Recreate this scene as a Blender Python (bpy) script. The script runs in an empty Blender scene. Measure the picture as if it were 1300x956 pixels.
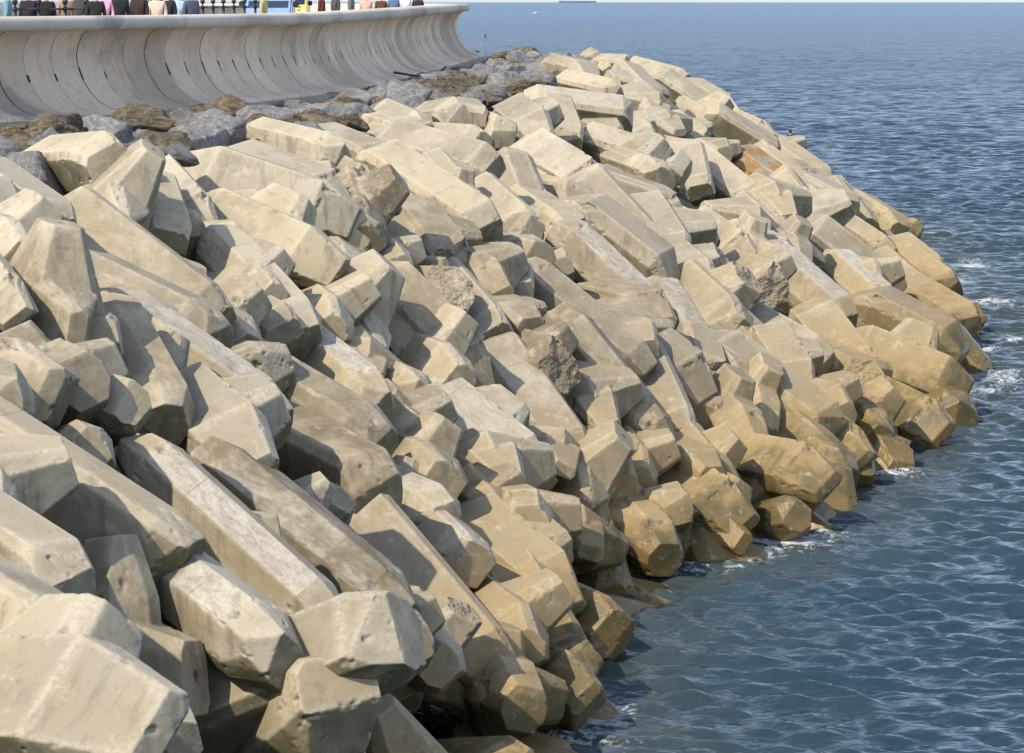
import bpy, bmesh, math, random
import numpy as np
from mathutils import Vector, Matrix, Quaternion
from mathutils.bvhtree import BVHTree

random.seed(7)
rng = np.random.default_rng(11)
SC = bpy.context.scene
COL = SC.collection
SC.view_settings.view_transform = 'Standard'
SC.view_settings.look = 'None'
SC.view_settings.exposure = 0
SC.view_settings.gamma = 1

# ------------------------------------------------------------------ camera
F = 3600.0                      # focal length in photo pixels (photo is 1300 wide)
CAMZ = 11.0                     # eye height above the sea
TILT = math.atan(433.5 / F)
cam_d = bpy.data.cameras.new('camera'); cam = bpy.data.objects.new('camera', cam_d); COL.objects.link(cam)
cam.location = (0, 0, CAMZ); cam.rotation_euler = (math.pi/2 - TILT, 0, 0)
cam_d.sensor_width = 36; cam_d.lens = F/1300*36; cam_d.shift_y = -44.5/1300
cam_d.clip_start = 0.5; cam_d.clip_end = 60000
cam_d.dof.use_dof = True; cam_d.dof.focus_distance = 62; cam_d.dof.aperture_fstop = 8.0
SC.camera = cam
CO = Vector((0, 0, CAMZ))
FW = Vector((0, math.cos(TILT), -math.sin(TILT))); UP = Vector((0, math.sin(TILT), math.cos(TILT)))
def ray(x, y):
    return (FW + Vector((1, 0, 0))*((x-650)/F) - UP*((y-433.5)/F))
def at(x, y, D):
    r = ray(x, y); return CO + r*(D/r.y)
def proj(p):
    d = Vector(p) - CO; f = d.dot(FW)
    return (650 + F*d.x/f, 433.5 - F*d.dot(UP)/f)

# ------------------------------------------------------------------ light
TOSUN = Vector((-0.50, -0.50, 0.70)).normalized()
sun_d = bpy.data.lights.new('sun', 'SUN'); sun = bpy.data.objects.new('sun', sun_d); COL.objects.link(sun)
sun_d.energy = 4.6; sun_d.angle = math.radians(0.55); sun_d.color = (1.0, 0.905, 0.745)
sun.rotation_euler = TOSUN.to_track_quat('Z', 'Y').to_euler(); sun.location = (-30, -20, 60)
W = bpy.data.worlds.new('World'); SC.world = W; W.use_nodes = True
nt = W.node_tree
for n in list(nt.nodes): nt.nodes.remove(n)
sky = nt.nodes.new('ShaderNodeTexSky'); sky.sky_type = 'NISHITA'; sky.sun_disc = False
sky.sun_elevation = math.asin(TOSUN.z); sky.sun_rotation = math.atan2(TOSUN.x, TOSUN.y)
sky.air_density = 1.0; sky.dust_density = 0.7; sky.ozone_density = 3.0; sky.altitude = 0
bg = nt.nodes.new('ShaderNodeBackground'); bg.inputs['Strength'].default_value = 0.225
wo = nt.nodes.new('ShaderNodeOutputWorld')
hs = nt.nodes.new('ShaderNodeHueSaturation'); hs.inputs['Saturation'].default_value = 0.62; nt.links.new(sky.outputs[0], hs.inputs['Color']); tn = nt.nodes.new('ShaderNodeMix'); tn.data_type = 'RGBA'; tn.blend_type = 'MULTIPLY'; tn.inputs[0].default_value = 1.0; tn.inputs[7].default_value = (0.91, 0.965, 1.09, 1); nt.links.new(hs.outputs[0], tn.inputs[6]); nt.links.new(tn.outputs[2], bg.inputs[0]); nt.links.new(bg.outputs[0], wo.inputs[0])

# ------------------------------------------------------------------ numpy noise
def _h(ix, iy, iz, seed):
    n = (ix.astype(np.int64)*374761393 + iy.astype(np.int64)*668265263 + iz.astype(np.int64)*2147483647 + seed*974634777) & 0xffffffff
    n = ((n ^ (n >> 13))*1274126177) & 0xffffffff
    n = (n ^ (n >> 16)) & 0xffffff
    return n/float(0xffffff)*2-1
def vnoise(P, seed=0):
    P = np.asarray(P, dtype=float); i = np.floor(P); f = P-i; f = f*f*(3-2*f)
    i = i.astype(np.int64); r = 0
    for a in (0, 1):
        wa = f[:, 0] if a else 1-f[:, 0]
        for b in (0, 1):
            wb = f[:, 1] if b else 1-f[:, 1]
            for c in (0, 1):
                wc = f[:, 2] if c else 1-f[:, 2]
                r = r + wa*wb*wc*_h(i[:, 0]+a, i[:, 1]+b, i[:, 2]+c, seed)
    return r
def fbm(P, octv=4, seed=0):
    s = 0; a = 1; t = 0
    for k in range(octv):
        s = s + a*vnoise(P*(2.03**k)+17.3*k, seed+k); t += a; a *= 0.5
    return s/t

# ------------------------------------------------------------------ mesh helpers
def link(name, me, mat=None, parent=None, mats=None):
    o = bpy.data.objects.new(name, me); COL.objects.link(o)
    for m in (mats or ([mat] if mat else [])): me.materials.append(m)
    if parent: o.parent = parent
    return o
def empty(name, loc=(0, 0, 0), rz=0):
    o = bpy.data.objects.new(name, None); COL.objects.link(o); o.location = loc; o.rotation_euler = (0, 0, rz); o.empty_display_size = 0.3
    return o
def tag(o, label=None, cat=None, group=None, kind=None):
    if label: o['label'] = label
    if cat: o['category'] = cat
    if group: o['group'] = group
    if kind: o['kind'] = kind
    return o
def bm_mesh(bm, name, smooth=False):
    me = bpy.data.meshes.new(name); bm.to_mesh(me); bm.free()
    if smooth: me.polygons.foreach_set('use_smooth', [True]*len(me.polygons))
    return me
def grid_mesh(name, P, nu, nv, smooth=True, close_u=False):
    me = bpy.data.meshes.new(name)
    idx = np.arange(nu*nv).reshape(nu, nv)
    a = idx if not close_u else np.vstack([idx, idx[:1]])
    q = np.stack([a[:-1, :-1], a[1:, :-1], a[1:, 1:], a[:-1, 1:]], -1).reshape(-1, 4)
    me.vertices.add(len(P)); me.vertices.foreach_set('co', np.asarray(P, dtype=np.float32).ravel())
    me.loops.add(q.size); me.loops.foreach_set('vertex_index', q.ravel().astype(np.int32))
    me.polygons.add(len(q)); me.polygons.foreach_set('loop_start', np.arange(0, q.size, 4, dtype=np.int32))
    me.polygons.foreach_set('loop_total', np.full(len(q), 4, dtype=np.int32))
    me.polygons.foreach_set('use_smooth', np.full(len(q), smooth))
    me.update(calc_edges=True); me.validate()
    return me
def add_box(bm, c, s, rz=0, M=None):
    r = bmesh.ops.create_cube(bm, size=1); m = Matrix.Translation(c) @ Matrix.Rotation(rz, 4, 'Z') @ Matrix.Diagonal((s[0], s[1], s[2], 1))
    if M: m = M @ m
    bmesh.ops.transform(bm, matrix=m, verts=r['verts']); return r['verts']
def add_cyl(bm, p, q, r1, r2=None, seg=12):
    p = Vector(p); q = Vector(q); d = q-p
    r = bmesh.ops.create_cone(bm, cap_ends=True, segments=seg, radius1=r1, radius2=r1 if r2 is None else r2, depth=d.length)
    m = Matrix.Translation((p+q)/2) @ d.to_track_quat('Z', 'Y').to_matrix().to_4x4()
    bmesh.ops.transform(bm, matrix=m, verts=r['verts']); return r['verts']
def add_ball(bm, c, s, seg=16):
    r = bmesh.ops.create_uvsphere(bm, u_segments=seg, v_segments=max(6, seg//2+2), radius=1)
    bmesh.ops.transform(bm, matrix=Matrix.Translation(c) @ Matrix.Diagonal((s[0], s[1], s[2], 1)), verts=r['verts']); return r['verts']

# ------------------------------------------------------------------ materials
class NT:
    def __init__(s, name):
        s.m = bpy.data.materials.new(name); s.m.use_nodes = True; s.t = s.m.node_tree
        for n in list(s.t.nodes): s.t.nodes.remove(n)
        s.out = s.n('ShaderNodeOutputMaterial'); s.b = s.n('ShaderNodeBsdfPrincipled'); s.l(s.b.outputs[0], s.out.inputs[0])
    def n(s, t, **k):
        x = s.t.nodes.new(t)
        for a, v in k.items(): setattr(x, a, v)
        return x
    def l(s, a, b): s.t.links.new(a, b)
    def put(s, sock, v):
        if hasattr(v, 'links'): s.l(v, sock)
        else: sock.default_value = v
    def noise(s, vec, scale, detail=4, rough=0.55, dist=0.0, out=0):
        x = s.n('ShaderNodeTexNoise'); x.inputs['Scale'].default_value = scale; x.inputs['Detail'].default_value = detail
        x.inputs['Roughness'].default_value = rough; x.inputs['Distortion'].default_value = dist; s.l(vec, x.inputs['Vector']); return x.outputs[out]
    def ramp(s, f, a, b, lo=0.0, hi=1.0):
        x = s.n('ShaderNodeMapRange'); x.interpolation_type = 'SMOOTHSTEP'; s.put(x.inputs[0], f)
        x.inputs[1].default_value = a; x.inputs[2].default_value = b; x.inputs[3].default_value = lo; x.inputs[4].default_value = hi; return x.outputs[0]
    def math(s, op, a, b=0.0, c=None):
        x = s.n('ShaderNodeMath'); x.operation = op; s.put(x.inputs[0], a); s.put(x.inputs[1], b)
        if c is not None: s.put(x.inputs[2], c)
        return x.outputs[0]
    def mix(s, f, a, b, mode='MIX'):
        x = s.n('ShaderNodeMix'); x.data_type = 'RGBA'; x.blend_type = mode; x.clamp_factor = True
        s.put(x.inputs[0], f)
        for i, v in ((6, a), (7, b)):
            if hasattr(v, 'links'): s.l(v, x.inputs[i])
            else: x.inputs[i].default_value = (v[0], v[1], v[2], 1)
        return x.outputs[2]
    def mapping(s, vec, scale=(1, 1, 1), loc=(0, 0, 0), rot=(0, 0, 0)):
        x = s.n('ShaderNodeMapping'); s.l(vec, x.inputs[0]); s.put(x.inputs[1], loc); s.put(x.inputs[2], rot); s.put(x.inputs[3], scale); return x.outputs[0]
    def bump(s, h, strength, dist, prev=None):
        x = s.n('ShaderNodeBump'); x.inputs['Strength'].default_value = strength; x.inputs['Distance'].default_value = dist
        s.l(h, x.inputs['Height'])
        if prev: s.l(prev, x.inputs['Normal'])
        return x.outputs[0]
    def attr(s, name): x = s.n('ShaderNodeAttribute'); x.attribute_name = name; return x.outputs['Fac']

def plain(name, col, rough=0.6, metal=0.0, var=0.15, scale=6.0, bump=0.0):
    k = NT(name); tc = k.n('ShaderNodeTexCoord').outputs['Object']
    nz = k.noise(tc, scale, 4); f = k.ramp(nz, 0.3, 0.7)
    c = k.mix(f, [x*(1-var) for x in col], [min(1, x*(1+var)) for x in col]); k.l(c, k.b.inputs['Base Color'])
    k.b.inputs['Roughness'].default_value = rough; k.b.inputs['Metallic'].default_value = metal
    if bump: k.l(k.bump(k.noise(tc, scale*6, 3), 0.4, bump), k.b.inputs['Normal'])
    return k.m

def concrete_block_mat():
    k = NT('armour_concrete')
    tc = k.n('ShaderNodeTexCoord').outputs['Object']; oi = k.n('ShaderNodeObjectInfo'); geo = k.n('ShaderNodeNewGeometry')
    rnd = oi.outputs['Random']
    off = k.n('ShaderNodeCombineXYZ'); k.l(k.math('MULTIPLY', rnd, 37.0), off.inputs[0]); k.l(k.math('MULTIPLY', rnd, 91.0), off.inputs[1]); k.l(k.math('MULTIPLY', rnd, 53.0), off.inputs[2])
    va = k.n('ShaderNodeVectorMath'); va.operation = 'ADD'; k.l(tc, va.inputs[0]); k.l(off.outputs[0], va.inputs[1]); v = va.outputs[0]
    sep = k.n('ShaderNodeSeparateColor'); k.l(oi.outputs['Color'], sep.inputs[0]); cs, cw, cr = sep.outputs[0], sep.outputs[1], sep.outputs[2]
    pos = k.n('ShaderNodeSeparateXYZ'); k.l(geo.outputs['Position'], pos.inputs[0]); z = pos.outputs[2]
    nsep = k.n('ShaderNodeSeparateXYZ'); k.l(geo.outputs['Normal'], nsep.inputs[0]); nz = nsep.outputs[2]
    big = k.noise(v, 0.55, 3, 0.5); mid = k.noise(v, 2.2, 6, 0.62, 0.4); fine = k.noise(v, 14, 5, 0.65); grit = k.noise(v, 70, 3, 0.6)
    # base: clean pale cream high on the slope, more buff and brown lower down
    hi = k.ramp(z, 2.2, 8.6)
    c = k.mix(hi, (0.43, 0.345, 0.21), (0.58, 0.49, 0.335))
    c = k.mix(k.ramp(rnd, 0.25, 1.0, 0.0, 0.85), c, (0.37, 0.335, 0.265))
    r2 = k.math('FRACT', k.math('MULTIPLY', rnd, 13.7)); c = k.mix(k.ramp(r2, 0.6, 1.0, 0.0, 0.6), c, (0.62, 0.55, 0.42))
    r3 = k.math('FRACT', k.math('MULTIPLY', rnd, 29.3)); c = k.mix(k.math('MULTIPLY', k.ramp(r3, 0.7, 0.95, 0.0, 0.75), k.ramp(big, 0.38, 0.55)), c, (0.25, 0.22, 0.16))
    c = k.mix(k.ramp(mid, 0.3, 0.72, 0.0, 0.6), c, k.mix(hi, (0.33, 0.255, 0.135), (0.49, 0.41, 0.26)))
    c = k.mix(k.ramp(big, 0.42, 0.68, 0.0, 0.45), c, (0.30, 0.262, 0.185))
    # formwork streaks
    st = k.noise(k.mapping(v, (1.0, 1.0, 9.0), rot=(0.3, 0.2, 0.1)), 1.6, 4, 0.6)
    c = k.mix(k.math('MULTIPLY', k.ramp(st, 0.5, 0.68, 0, 0.42), k.ramp(big, 0.35, 0.6)), c, (0.20, 0.165, 0.105))
    # drips: vertical in the world
    vs = k.noise(k.mapping(geo.outputs['Position'], (5.0, 5.0, 0.55)), 1.0, 4, 0.6)
    c = k.mix(k.math('MULTIPLY', k.ramp(vs, 0.50, 0.66, 0, 0.6), k.ramp(nz, 0.75, 0.2)), c, (0.19, 0.165, 0.115))
    # trowelled face: whitish with swirls
    tr = k.attr('trowel')
    sw = k.noise(k.mapping(v, (1, 1.6, 1)), 3.4, 8, 0.78, 0.7)
    tw = k.mix(k.ramp(sw, 0.36, 0.62), (0.36, 0.325, 0.26), (0.60, 0.56, 0.465))
    c = k.mix(k.math('MULTIPLY', tr, k.math('MULTIPLY_ADD', cw, 0.85, 0.08)), c, tw)
    # lighter worn arrises
    ed = k.attr('edge')
    c = k.mix(k.math('MULTIPLY', ed, k.ramp(fine, 0.35, 0.6, 0.12, 0.65)), c, (0.60, 0.535, 0.40))
    # form seams on the casting's mid-planes
    ts = k.n('ShaderNodeSeparateXYZ'); k.l(tc, ts.inputs[0])
    seam = k.math('MULTIPLY', k.ramp(k.math('ABSOLUTE', k.math('ADD', ts.outputs[0], -0.62)), 0.016, 0.006), k.ramp(k.noise(v, 2.0, 3), 0.40, 0.55, 0.15, 1.0))
    c = k.mix(k.math('MULTIPLY', seam, 0.5), c, (0.20, 0.17, 0.12))
    # undersides and low faces stay green-brown
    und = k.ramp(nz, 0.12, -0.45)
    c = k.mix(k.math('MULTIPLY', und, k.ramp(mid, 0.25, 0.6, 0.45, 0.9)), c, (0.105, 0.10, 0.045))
    # brown lichen stain on chosen blocks
    sf = k.math('ADD', k.ramp(k.noise(v, 1.1, 6, 0.7, 0.6), 0.34, 0.60), k.math('MULTIPLY', k.noise(v, 9, 3), 0.4))
    c = k.mix(k.math('MULTIPLY', k.math('MULTIPLY', sf, cs), 0.72), c, (0.165, 0.125, 0.07))
    sp = k.n('ShaderNodeTexVoronoi'); sp.inputs['Scale'].default_value = 3.3; k.l(v, sp.inputs['Vector'])
    c = k.mix(k.math('MULTIPLY', k.math('MULTIPLY', k.ramp(k.math('ADD', sp.outputs['Distance'], k.math('MULTIPLY', fine, 0.25)), 0.36, 0.24), cs), 0.45), c, (0.42, 0.36, 0.24))
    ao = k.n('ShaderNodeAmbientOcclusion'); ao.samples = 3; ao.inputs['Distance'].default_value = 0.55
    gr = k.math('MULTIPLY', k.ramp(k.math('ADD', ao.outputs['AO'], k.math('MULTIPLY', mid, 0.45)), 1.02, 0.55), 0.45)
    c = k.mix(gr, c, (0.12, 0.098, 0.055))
    # rust
    c = k.mix(k.math('MULTIPLY', cr, k.ramp(mid, 0.42, 0.6)), c, (0.36, 0.18, 0.045))
    # tide zone: ochre weed film, irregular upper limit
    zz = k.math('ADD', z, k.math('MULTIPLY', k.math('SUBTRACT', k.noise(geo.outputs['Position'], 0.5, 5, 0.6), 0.5), 2.6))
    tide = k.ramp(zz, 3.3, 1.0)
    c = k.mix(k.math('MULTIPLY', tide, 0.80), c, k.mix(k.ramp(mid, 0.35, 0.65), (0.33, 0.215, 0.075), (0.44, 0.305, 0.13)))
    wet = k.ramp(zz, 1.15, 0.75)
    c = k.mix(k.math('MULTIPLY', wet, 0.88), c, k.mix(k.ramp(fine, 0.35, 0.65), (0.155, 0.098, 0.025), (0.22, 0.145, 0.045)))
    alg = k.math('MULTIPLY', k.ramp(zz, 1.7, 1.15), k.ramp(zz, 0.2, 0.6)); c = k.mix(k.math('MULTIPLY', alg, k.ramp(mid, 0.38, 0.58, 0.1, 0.75)), c, (0.085, 0.075, 0.03))
    # pits and small pores
    pit = k.n('ShaderNodeTexVoronoi'); pit.inputs['Scale'].default_value = 11; k.l(v, pit.inputs['Vector'])
    pf = k.math('MULTIPLY', k.ramp(pit.outputs['Distance'], 0.13, 0.06), k.ramp(k.noise(v, 1.7, 2), 0.5, 0.62))
    c = k.mix(k.math('MULTIPLY', pf, 0.7), c, (0.09, 0.07, 0.045))
    c = k.mix(k.math('MULTIPLY', k.ramp(grit, 0.3, 0.75), 0.26), c, (0.13, 0.11, 0.08))
    c = k.mix(k.ramp(k.noise(v, 5.0, 6, 0.75), 0.54, 0.70, 0, 0.38), c, (0.17, 0.14, 0.095))
    c = k.mix(k.ramp(k.noise(v, 3.1, 5, 0.7), 0.44, 0.30, 0, 0.35), c, (0.62, 0.55, 0.42))
    ag = k.attr('broken')
    agv = k.n('ShaderNodeTexVoronoi'); agv.inputs['Scale'].default_value = 17; k.l(v, agv.inputs['Vector'])
    rc = k.n('ShaderNodeValToRGB'); cr_ = rc.color_ramp; cr_.elements[0].color = (0.14, 0.115, 0.08, 1); cr_.elements[1].color = (0.46, 0.41, 0.31, 1)
    e = cr_.elements.new(0.5); e.color = (0.36, 0.30, 0.21, 1); k.l(agv.outputs['Color'], rc.inputs[0])
    agc = k.mix(k.ramp(agv.outputs['Distance'], 0.32, 0.6, 0, 0.8), rc.outputs[0], (0.16, 0.135, 0.095))
    agm = k.math('MULTIPLY', k.math('MULTIPLY', ag, k.ramp(mid, 0.40, 0.60, 0.05, 0.5)), k.ramp(wet, 0.0, 1.0, 1.0, 0.5))
    c = k.mix(agm, c, agc)
    dm = k.attr('socket'); c = k.mix(dm, c, (0.10, 0.085, 0.06))
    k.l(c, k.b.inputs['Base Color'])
    k.l(k.ramp(wet, 0, 1, 0.86, 0.36), k.b.inputs['Roughness'])
    k.b.inputs['Specular IOR Level'].default_value = 0.3
    h = k.math('ADD', k.math('MULTIPLY', mid, 1.0), k.math('MULTIPLY', fine, 0.42))
    h = k.math('SUBTRACT', h, k.math('MULTIPLY', pf, 0.35)); h = k.math('ADD', h, k.math('MULTIPLY', grit, 0.10))
    h = k.math('ADD', h, k.math('MULTIPLY', k.math('MULTIPLY', k.math('MULTIPLY', tr, cw), sw), 1.6))
    h = k.math('SUBTRACT', h, k.math('MULTIPLY', dm, 0.5))
    b1 = k.bump(h, 0.6, 0.018)
    b2 = k.bump(k.math('MULTIPLY', k.math('SUBTRACT', 0.6, agv.outputs['Distance']), ag), 0.5, 0.03, b1)
    k.l(b2, k.b.inputs['Normal'])
    return k.m

def rock_mat(name, grey=True):
    k = NT(name); tc = k.n('ShaderNodeTexCoord').outputs['Object']; oi = k.n('ShaderNodeObjectInfo'); rnd = oi.outputs['Random']
    geo = k.n('ShaderNodeNewGeometry')
    off = k.n('ShaderNodeCombineXYZ'); k.l(k.math('MULTIPLY', rnd, 41.0), off.inputs[0]); k.l(k.math('MULTIPLY', rnd, 17.0), off.inputs[1])
    va = k.n('ShaderNodeVectorMath'); va.operation = 'ADD'; k.l(tc, va.inputs[0]); k.l(off.outputs[0], va.inputs[1]); v = va.outputs[0]
    a = k.noise(v, 1.4, 7, 0.7, 0.8); b = k.noise(v, 7, 6, 0.72, 1.0); g = k.noise(v, 45, 3)
    if grey:
        c = k.mix(k.ramp(a, 0.3, 0.7), (0.19, 0.187, 0.185), (0.38, 0.37, 0.35))
        wv = k.n('ShaderNodeTexWave'); wv.inputs['Scale'].default_value = 2.3; wv.inputs['Distortion'].default_value = 7; wv.inputs['Detail'].default_value = 4; wv.inputs['Detail Scale'].default_value = 1.6
        k.l(k.mapping(v, rot=(0.5, 0.4, 0.2)), wv.inputs['Vector'])
        c = k.mix(k.math('MULTIPLY', k.ramp(wv.outputs['Fac'], 0.72, 0.95), k.ramp(a, 0.38, 0.62, 0.1, 0.8)), c, (0.52, 0.50, 0.46))
        c = k.mix(k.ramp(b, 0.52, 0.66, 0, 0.7), c, (0.58, 0.55, 0.49))
        c = k.mix(k.ramp(b, 0.42, 0.30, 0, 0.6), c, (0.05, 0.042, 0.045))
        c = k.mix(k.ramp(k.noise(v, 0.9, 4, 0.6), 0.52, 0.68, 0, 0.7), c, (0.24, 0.18, 0.10))
    else:
        c = k.mix(k.ramp(a, 0.32, 0.68), (0.16, 0.125, 0.075), (0.36, 0.29, 0.18))
        st = k.noise(k.mapping(v, (1.0, 1.3, 6.0), rot=(0.2, 0.5, 0.9)), 2.6, 6, 0.75, 0.8)
        c = k.mix(k.ramp(st, 0.46, 0.60, 0, 0.8), c, (0.045, 0.038, 0.028))
        c = k.mix(k.ramp(b, 0.58, 0.68, 0, 0.7), c, (0.46, 0.41, 0.31))
    k.l(c, k.b.inputs['Base Color']); k.b.inputs['Roughness'].default_value = 0.85
    h = k.math('ADD', k.math('MULTIPLY', a, 1.3), k.math('ADD', k.math('MULTIPLY', b, 0.9), k.math('MULTIPLY', g, 0.25)))
    k.l(k.bump(h, 1.0, 0.16), k.b.inputs['Normal'])
    return k.m

def wall_mat(name, base, smear=0.6):
    k = NT(name); geo = k.n('ShaderNodeNewGeometry'); P = geo.outputs['Position']; oi = k.n('ShaderNodeObjectInfo'); rnd = oi.outputs['Random']
    sep = k.n('ShaderNodeSeparateColor'); k.l(oi.outputs['Color'], sep.inputs[0])
    a = k.noise(P, 0.7, 6, 0.65); v = k.noise(k.mapping(P, (6, 6, 0.5)), 1.0, 5, 0.65); fn = k.noise(P, 11, 5, 0.7)
    c = k.mix(k.ramp(rnd, 0, 1, 0, 0.5), base, [x*0.74 for x in base])
    c = k.mix(sep.outputs[0], c, (0.36, 0.255, 0.16))
    c = k.mix(k.ramp(k.noise(P, 0.22, 4, 0.6), 0.5, 0.62, 0, 0.55), c, (0.40, 0.30, 0.20))
    c = k.mix(k.ramp(k.noise(k.mapping(P, (1, 1, 1), (5, 3, 9)), 0.30, 5, 0.65), 0.56, 0.68, 0, 0.6), c, (0.17, 0.16, 0.155))
    c = k.mix(k.ramp(a, 0.42, 0.66, 0, smear), c, [x*0.50 for x in base])
    c = k.mix(k.ramp(v, 0.5, 0.70, 0, smear), c, (0.16, 0.14, 0.12))
    c = k.mix(k.ramp(v, 0.42, 0.30, 0, 0.45), c, (0.52, 0.49, 0.43))
    c = k.mix(k.ramp(fn, 0.5, 0.75, 0, 0.2), c, (0.20, 0.18, 0.15))
    k.l(c, k.b.inputs['Base Color']); k.b.inputs['Roughness'].default_value = 0.8
    k.l(k.bump(k.math('ADD', fn, a), 0.35, 0.02), k.b.inputs['Normal'])
    return k.m

def water_mat():
    k = NT('sea_water'); geo = k.n('ShaderNodeNewGeometry'); P = geo.outputs['Position']
    pos = k.n('ShaderNodeSeparateXYZ'); k.l(P, pos.inputs[0]); y = pos.outputs[1]
    sh = k.attr('shallow'); fo = k.attr('foam')
    d = k.noise(P, 0.05, 4)
    c = k.mix(k.ramp(d, 0.35, 0.65), (0.017, 0.042, 0.062), (0.025, 0.056, 0.078))
    c = k.mix(k.math('MULTIPLY', sh, 0.7), c, (0.075, 0.08, 0.045))
    fn = k.noise(P, 3.2, 7, 0.75, 1.5); fn2 = k.noise(P, 12.0, 5, 0.7)
    ff = k.ramp(k.math('ADD', k.math('SUBTRACT', k.math('MULTIPLY', fo, 1.0), k.ramp(fo, 0.06, 0.0, 0, 1.0)), k.math('ADD', k.math('MULTIPLY', fn, 0.9), k.math('MULTIPLY', fn2, 0.35))), 1.10, 1.30)
    c = k.mix(k.math('MULTIPLY', ff, 0.85), c, (0.66, 0.69, 0.69))
    far = k.ramp(y, 120, 2500)
    c = k.mix(k.math('MULTIPLY', far, 0.5), c, (0.07, 0.15, 0.26))  # distance haze put into the colour: water lighter and bluer far out
    k.l(c, k.b.inputs['Base Color'])
    r = k.math('ADD', k.ramp(y, 60, 500, 0.14, 0.28), k.math('MULTIPLY', ff, 0.6)); k.l(r, k.b.inputs['Roughness'])
    k.b.inputs['IOR'].default_value = 1.333
    # ripples finer than the mesh, longer ones far out
    w1 = k.noise(k.mapping(P, (1.0, 1.5, 1)), 4.0, 3, 0.5, 0.0)
    w2 = k.noise(k.mapping(P, (0.8, 1.5, 1)), 1.3, 3, 0.5, 0.0)
    w3 = k.noise(k.mapping(P, (0.5, 1.1, 1)), 0.30, 4, 0.55, 0.3)
    n1 = k.bump(w1, 1.0, 0.022)
    b2 = k.n('ShaderNodeBump'); k.l(k.ramp(y, 50, 130, 0.6, 1.0), b2.inputs['Strength']); b2.inputs['Distance'].default_value = 0.30; k.l(w2, b2.inputs['Height']); k.l(n1, b2.inputs['Normal'])
    b3 = k.n('ShaderNodeBump'); k.l(k.ramp(y, 80, 220, 0.0, 1.0), b3.inputs['Strength']); b3.inputs['Distance'].default_value = 1.8; k.l(w3, b3.inputs['Height']); k.l(b2.outputs[0], b3.inputs['Normal'])
    w4 = k.noise(k.mapping(P, (1.0, 0.6, 1)), 0.10, 5, 0.6, 0.0)
    b4 = k.n('ShaderNodeBump'); k.l(k.ramp(y, 200, 700, 0.0, 1.0), b4.inputs['Strength']); b4.inputs['Distance'].default_value = 5.0; k.l(w4, b4.inputs['Height']); k.l(b3.outputs[0], b4.inputs['Normal'])
    k.l(b4.outputs[0], k.b.inputs['Normal'])
    return k.m

M_BLOCK = concrete_block_mat()
M_ROCKG = rock_mat('grey_veined_rock', True); M_ROCKB = rock_mat('brown_weathered_rock', False)
M_WALL = wall_mat('wall_concrete', (0.88, 0.70, 0.50), 0.28); M_COPE = wall_mat('coping_concrete', (0.66, 0.60, 0.49), 0.12); M_FOOT = wall_mat('footing_concrete', (0.46, 0.41, 0.31), 0.3)
M_SEA = water_mat()
M_DARK = plain('dark_void', (0.02, 0.018, 0.015), 0.9)
M_CORE = plain('rubble_core', (0.06, 0.052, 0.035), 0.95, bump=0.05)
M_PAVE = plain('promenade_paving', (0.34, 0.30, 0.24), 0.85, scale=1.5)
M_ROAD = plain('asphalt', (0.055, 0.055, 0.055), 0.9)
M_IRON = plain('black_iron', (0.012, 0.013, 0.015), 0.35)
M_PILE = plain('weathered_steel_pile', (0.20, 0.19, 0.17), 0.7)
M_WOOD = plain('driftwood', (0.055, 0.042, 0.03), 0.9)

# ------------------------------------------------------------------ the slope: crest and waterline in plan
CZ = 8.0
CR = [(-4.5, 8), (-6.8, 22), (-7.8, 34), (-8.7, 46), (-7.6, 53.5), (-5.2, 61), (-3.5, 73), (-1.4, 86), (0.4, 100), (2.5, 118), (4.2, 136), (4.3, 150), (1.5, 163), (-7, 171), (-24, 174)]
WT = [(1.0, 4), (0.2, 20), (0.2, 31), (0.9, 42), (2.2, 52), (6.0, 59), (9.8, 68.5), (13.0, 79), (16.4, 97), (18.6, 117), (19.6, 138), (17.5, 156), (11, 175), (-4, 190), (-24, 194)]
def spline(pts, n):
    pts = [Vector((*p, 0)) if len(p) == 2 else Vector(p) for p in pts]; out = []; m = len(pts)-1
    for k in range(n):
        t = k/(n-1)*m; i = min(int(t), m-1); f = t-i
        p0 = pts[max(i-1, 0)]; p1 = pts[i]; p2 = pts[i+1]; p3 = pts[min(i+2, m)]
        out.append(0.5*((2*p1) + (-p0+p2)*f + (2*p0-5*p1+4*p2-p3)*f*f + (-p0+3*p1-3*p2+p3)*f**3))
    return out
NU = 281
crs = spline(CR, NU); wts = spline(WT, NU)
def surf(u, v, lift=0.0):
    k = u*(NU-1); i = min(int(k), NU-2); f = k-i
    c = crs[i].lerp(crs[i+1], f); w = wts[i].lerp(wts[i+1], f)
    p = c.lerp(w, v)
    p.z = CZ*(1-abs(v)**1.12) if v > 0 else CZ
    p.z += lift
    return p
vs = [-0.6, -0.3, 0] + [0.08*k for k in range(1, 18)]
gv = []
for i in range(NU):
    for v in vs: gv.append(surf(i/(NU-1), v))
gf = []
nv = len(vs)
for i in range(NU-1):
    for j in range(nv-1): gf.append((i*nv+j, (i+1)*nv+j, (i+1)*nv+j+1, i*nv+j+1))
BV = BVHTree.FromPolygons(gv, gf)
def hit(x, y, lift=0.0):
    r = ray(x, y); o = CO - Vector((0, 0, lift))
    h = BV.ray_cast(o, r.normalized())
    return None if h[0] is None else h[0] + Vector((0, 0, lift))
corev = [p - Vector((0, 0, 2.3)) for p in gv]
cm = grid_mesh('rubble_bank', [tuple(p) for p in corev], NU, nv)
tag(link('rubble_bank', cm, M_CORE), kind='structure')

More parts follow.
